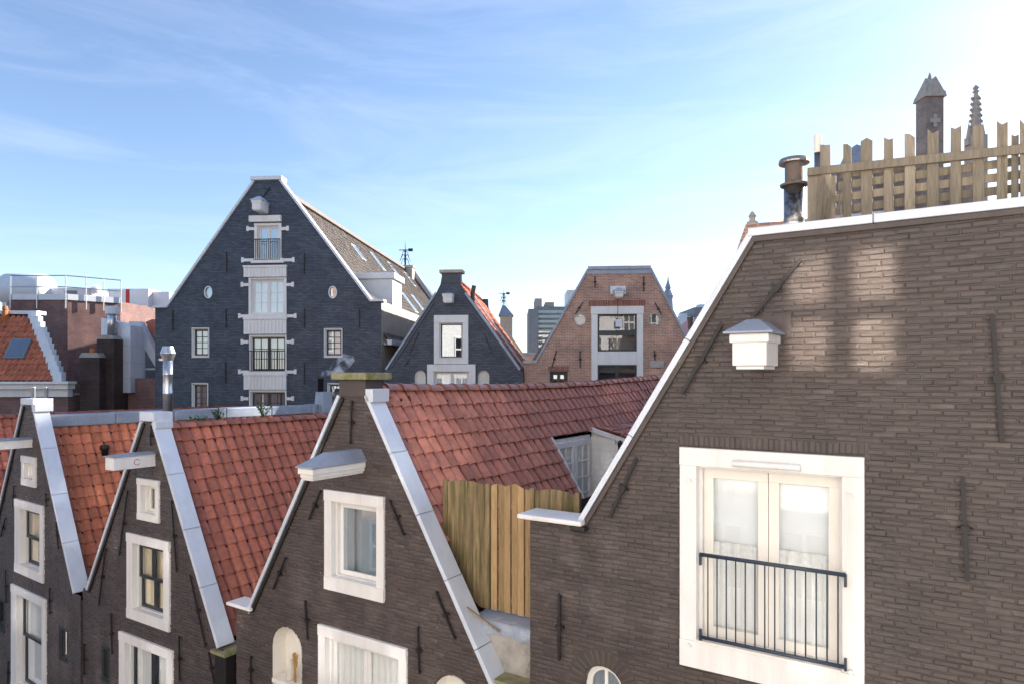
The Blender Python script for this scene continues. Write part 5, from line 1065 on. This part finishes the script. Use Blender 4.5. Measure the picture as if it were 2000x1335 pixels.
# unseen nave added out of view, square to the sun, to shade the row's roofs
ps = Vector((math.cos(R(SUN_AZ)), -math.sin(R(SUN_AZ)))); ss = Vector((math.sin(R(SUN_AZ)), math.cos(R(SUN_AZ)))); o_ = ps * -22 + ss * 61
nv_ = thing('unseen_nave', 'added unseen brick church nave with steep roof that shades the brown row', 'church', (o_.x, o_.y, 0), R(-SUN_AZ))
NW = 14.5; B('wall', 'church_brick', nv_, 0, NW, 0, 18, 0, E + 12); MB().add([(-.05, -.3, E + 12), (NW + .05, -.3, E + 12), (NW + .05, 18.3, E + 12), (-.05, 18.3, E + 12), (-.05, 6, E + 26.5), (NW + .05, 6, E + 26.5), (-.05, 12, E + 26.5), (NW + .05, 12, E + 26.5)], [(0, 1, 5, 4), (4, 5, 7, 6), (6, 7, 2, 3), (1, 2, 7, 5), (0, 4, 6, 3)]).build('roof', 'lead', nv_)
for k in range(3):
    cx = 2.2 + k * 4.2; pts = [(cx + 1, E - 2)] + arch_pts(cx, E + 8, 1) + [(cx - 1, E - 2)]; MB().prism(pts[::-1], -.04, .1).build('arched_window', 'glass_reflective', nv_)

# ================================================================ THE SIDE OF THE STREET WE LOOK FROM
OP = M.shift(1.51, -D - 4.0)
for k, (u0, u1, h, mm, lab) in enumerate(((-21, -14.6, 7.5, 'red_brick', 'red brick row house across the street, furthest down the row'), (-14.5, -8.1, 9.95, 'opposite_render', 'cream rendered row house across the street next to the red brick one'), (-8, -1.6, 9.05, 'opposite_render', 'cream rendered row house across the street with straight parapet'), (-1.5, 5, 10.45, 'opposite_render', 'tall cream rendered row house across the street with a single mirrored pane window'), (5.1, 12, 9.45, 'opposite_render', 'cream rendered row house across the street at the near corner'))):
    f_ = OP.shift(u0); r_ = f_.root('row_house', lab, 'house'); W = u1 - u0
    B('wall', mm, r_, 0, W, -9, 0, 0, E + h); B('cornice', 'white_paint', r_, -.04, W + .04, -.3, .22, E + h + .002, E + h + .35)
    for row in range(5):
        for c in range(3):
            x = W * (c + .5) / 3 + (1.17 if k == 3 else 0); z = E + h - 2.6 - row * 3.1 + (.3 if k == 3 else 0); wh = 1.45 if k == 3 else 1.9
            g = MB(); 
            mw = .1 if k == 3 else .05
            for a_, b_, c_, d_ in ((x - .6, x - .5, z, z + wh), (x + .5, x + .6, z, z + wh), (x - .5, x + .5, z + wh - .1, z + wh), (x - .5, x + .5, z, z + .1), (x - mw, x + mw, z + .1, z + wh - .1), (x - .5, x - mw - .001, z + wh / 2 - .06, z + wh / 2 + .06), (x + mw + .001, x + .5, z + wh / 2 - .06, z + wh / 2 + .06)): g.box(a_, b_, .002, .07, c_, d_)
            w_ = g.build('window', 'white_paint', r_); B('pane', 'mirror_glass' if k == 3 and c == 1 and row == 1 else 'coated_glass', w_, x - .49, x + .49, .01, .02, z + .08, z + wh - .08)
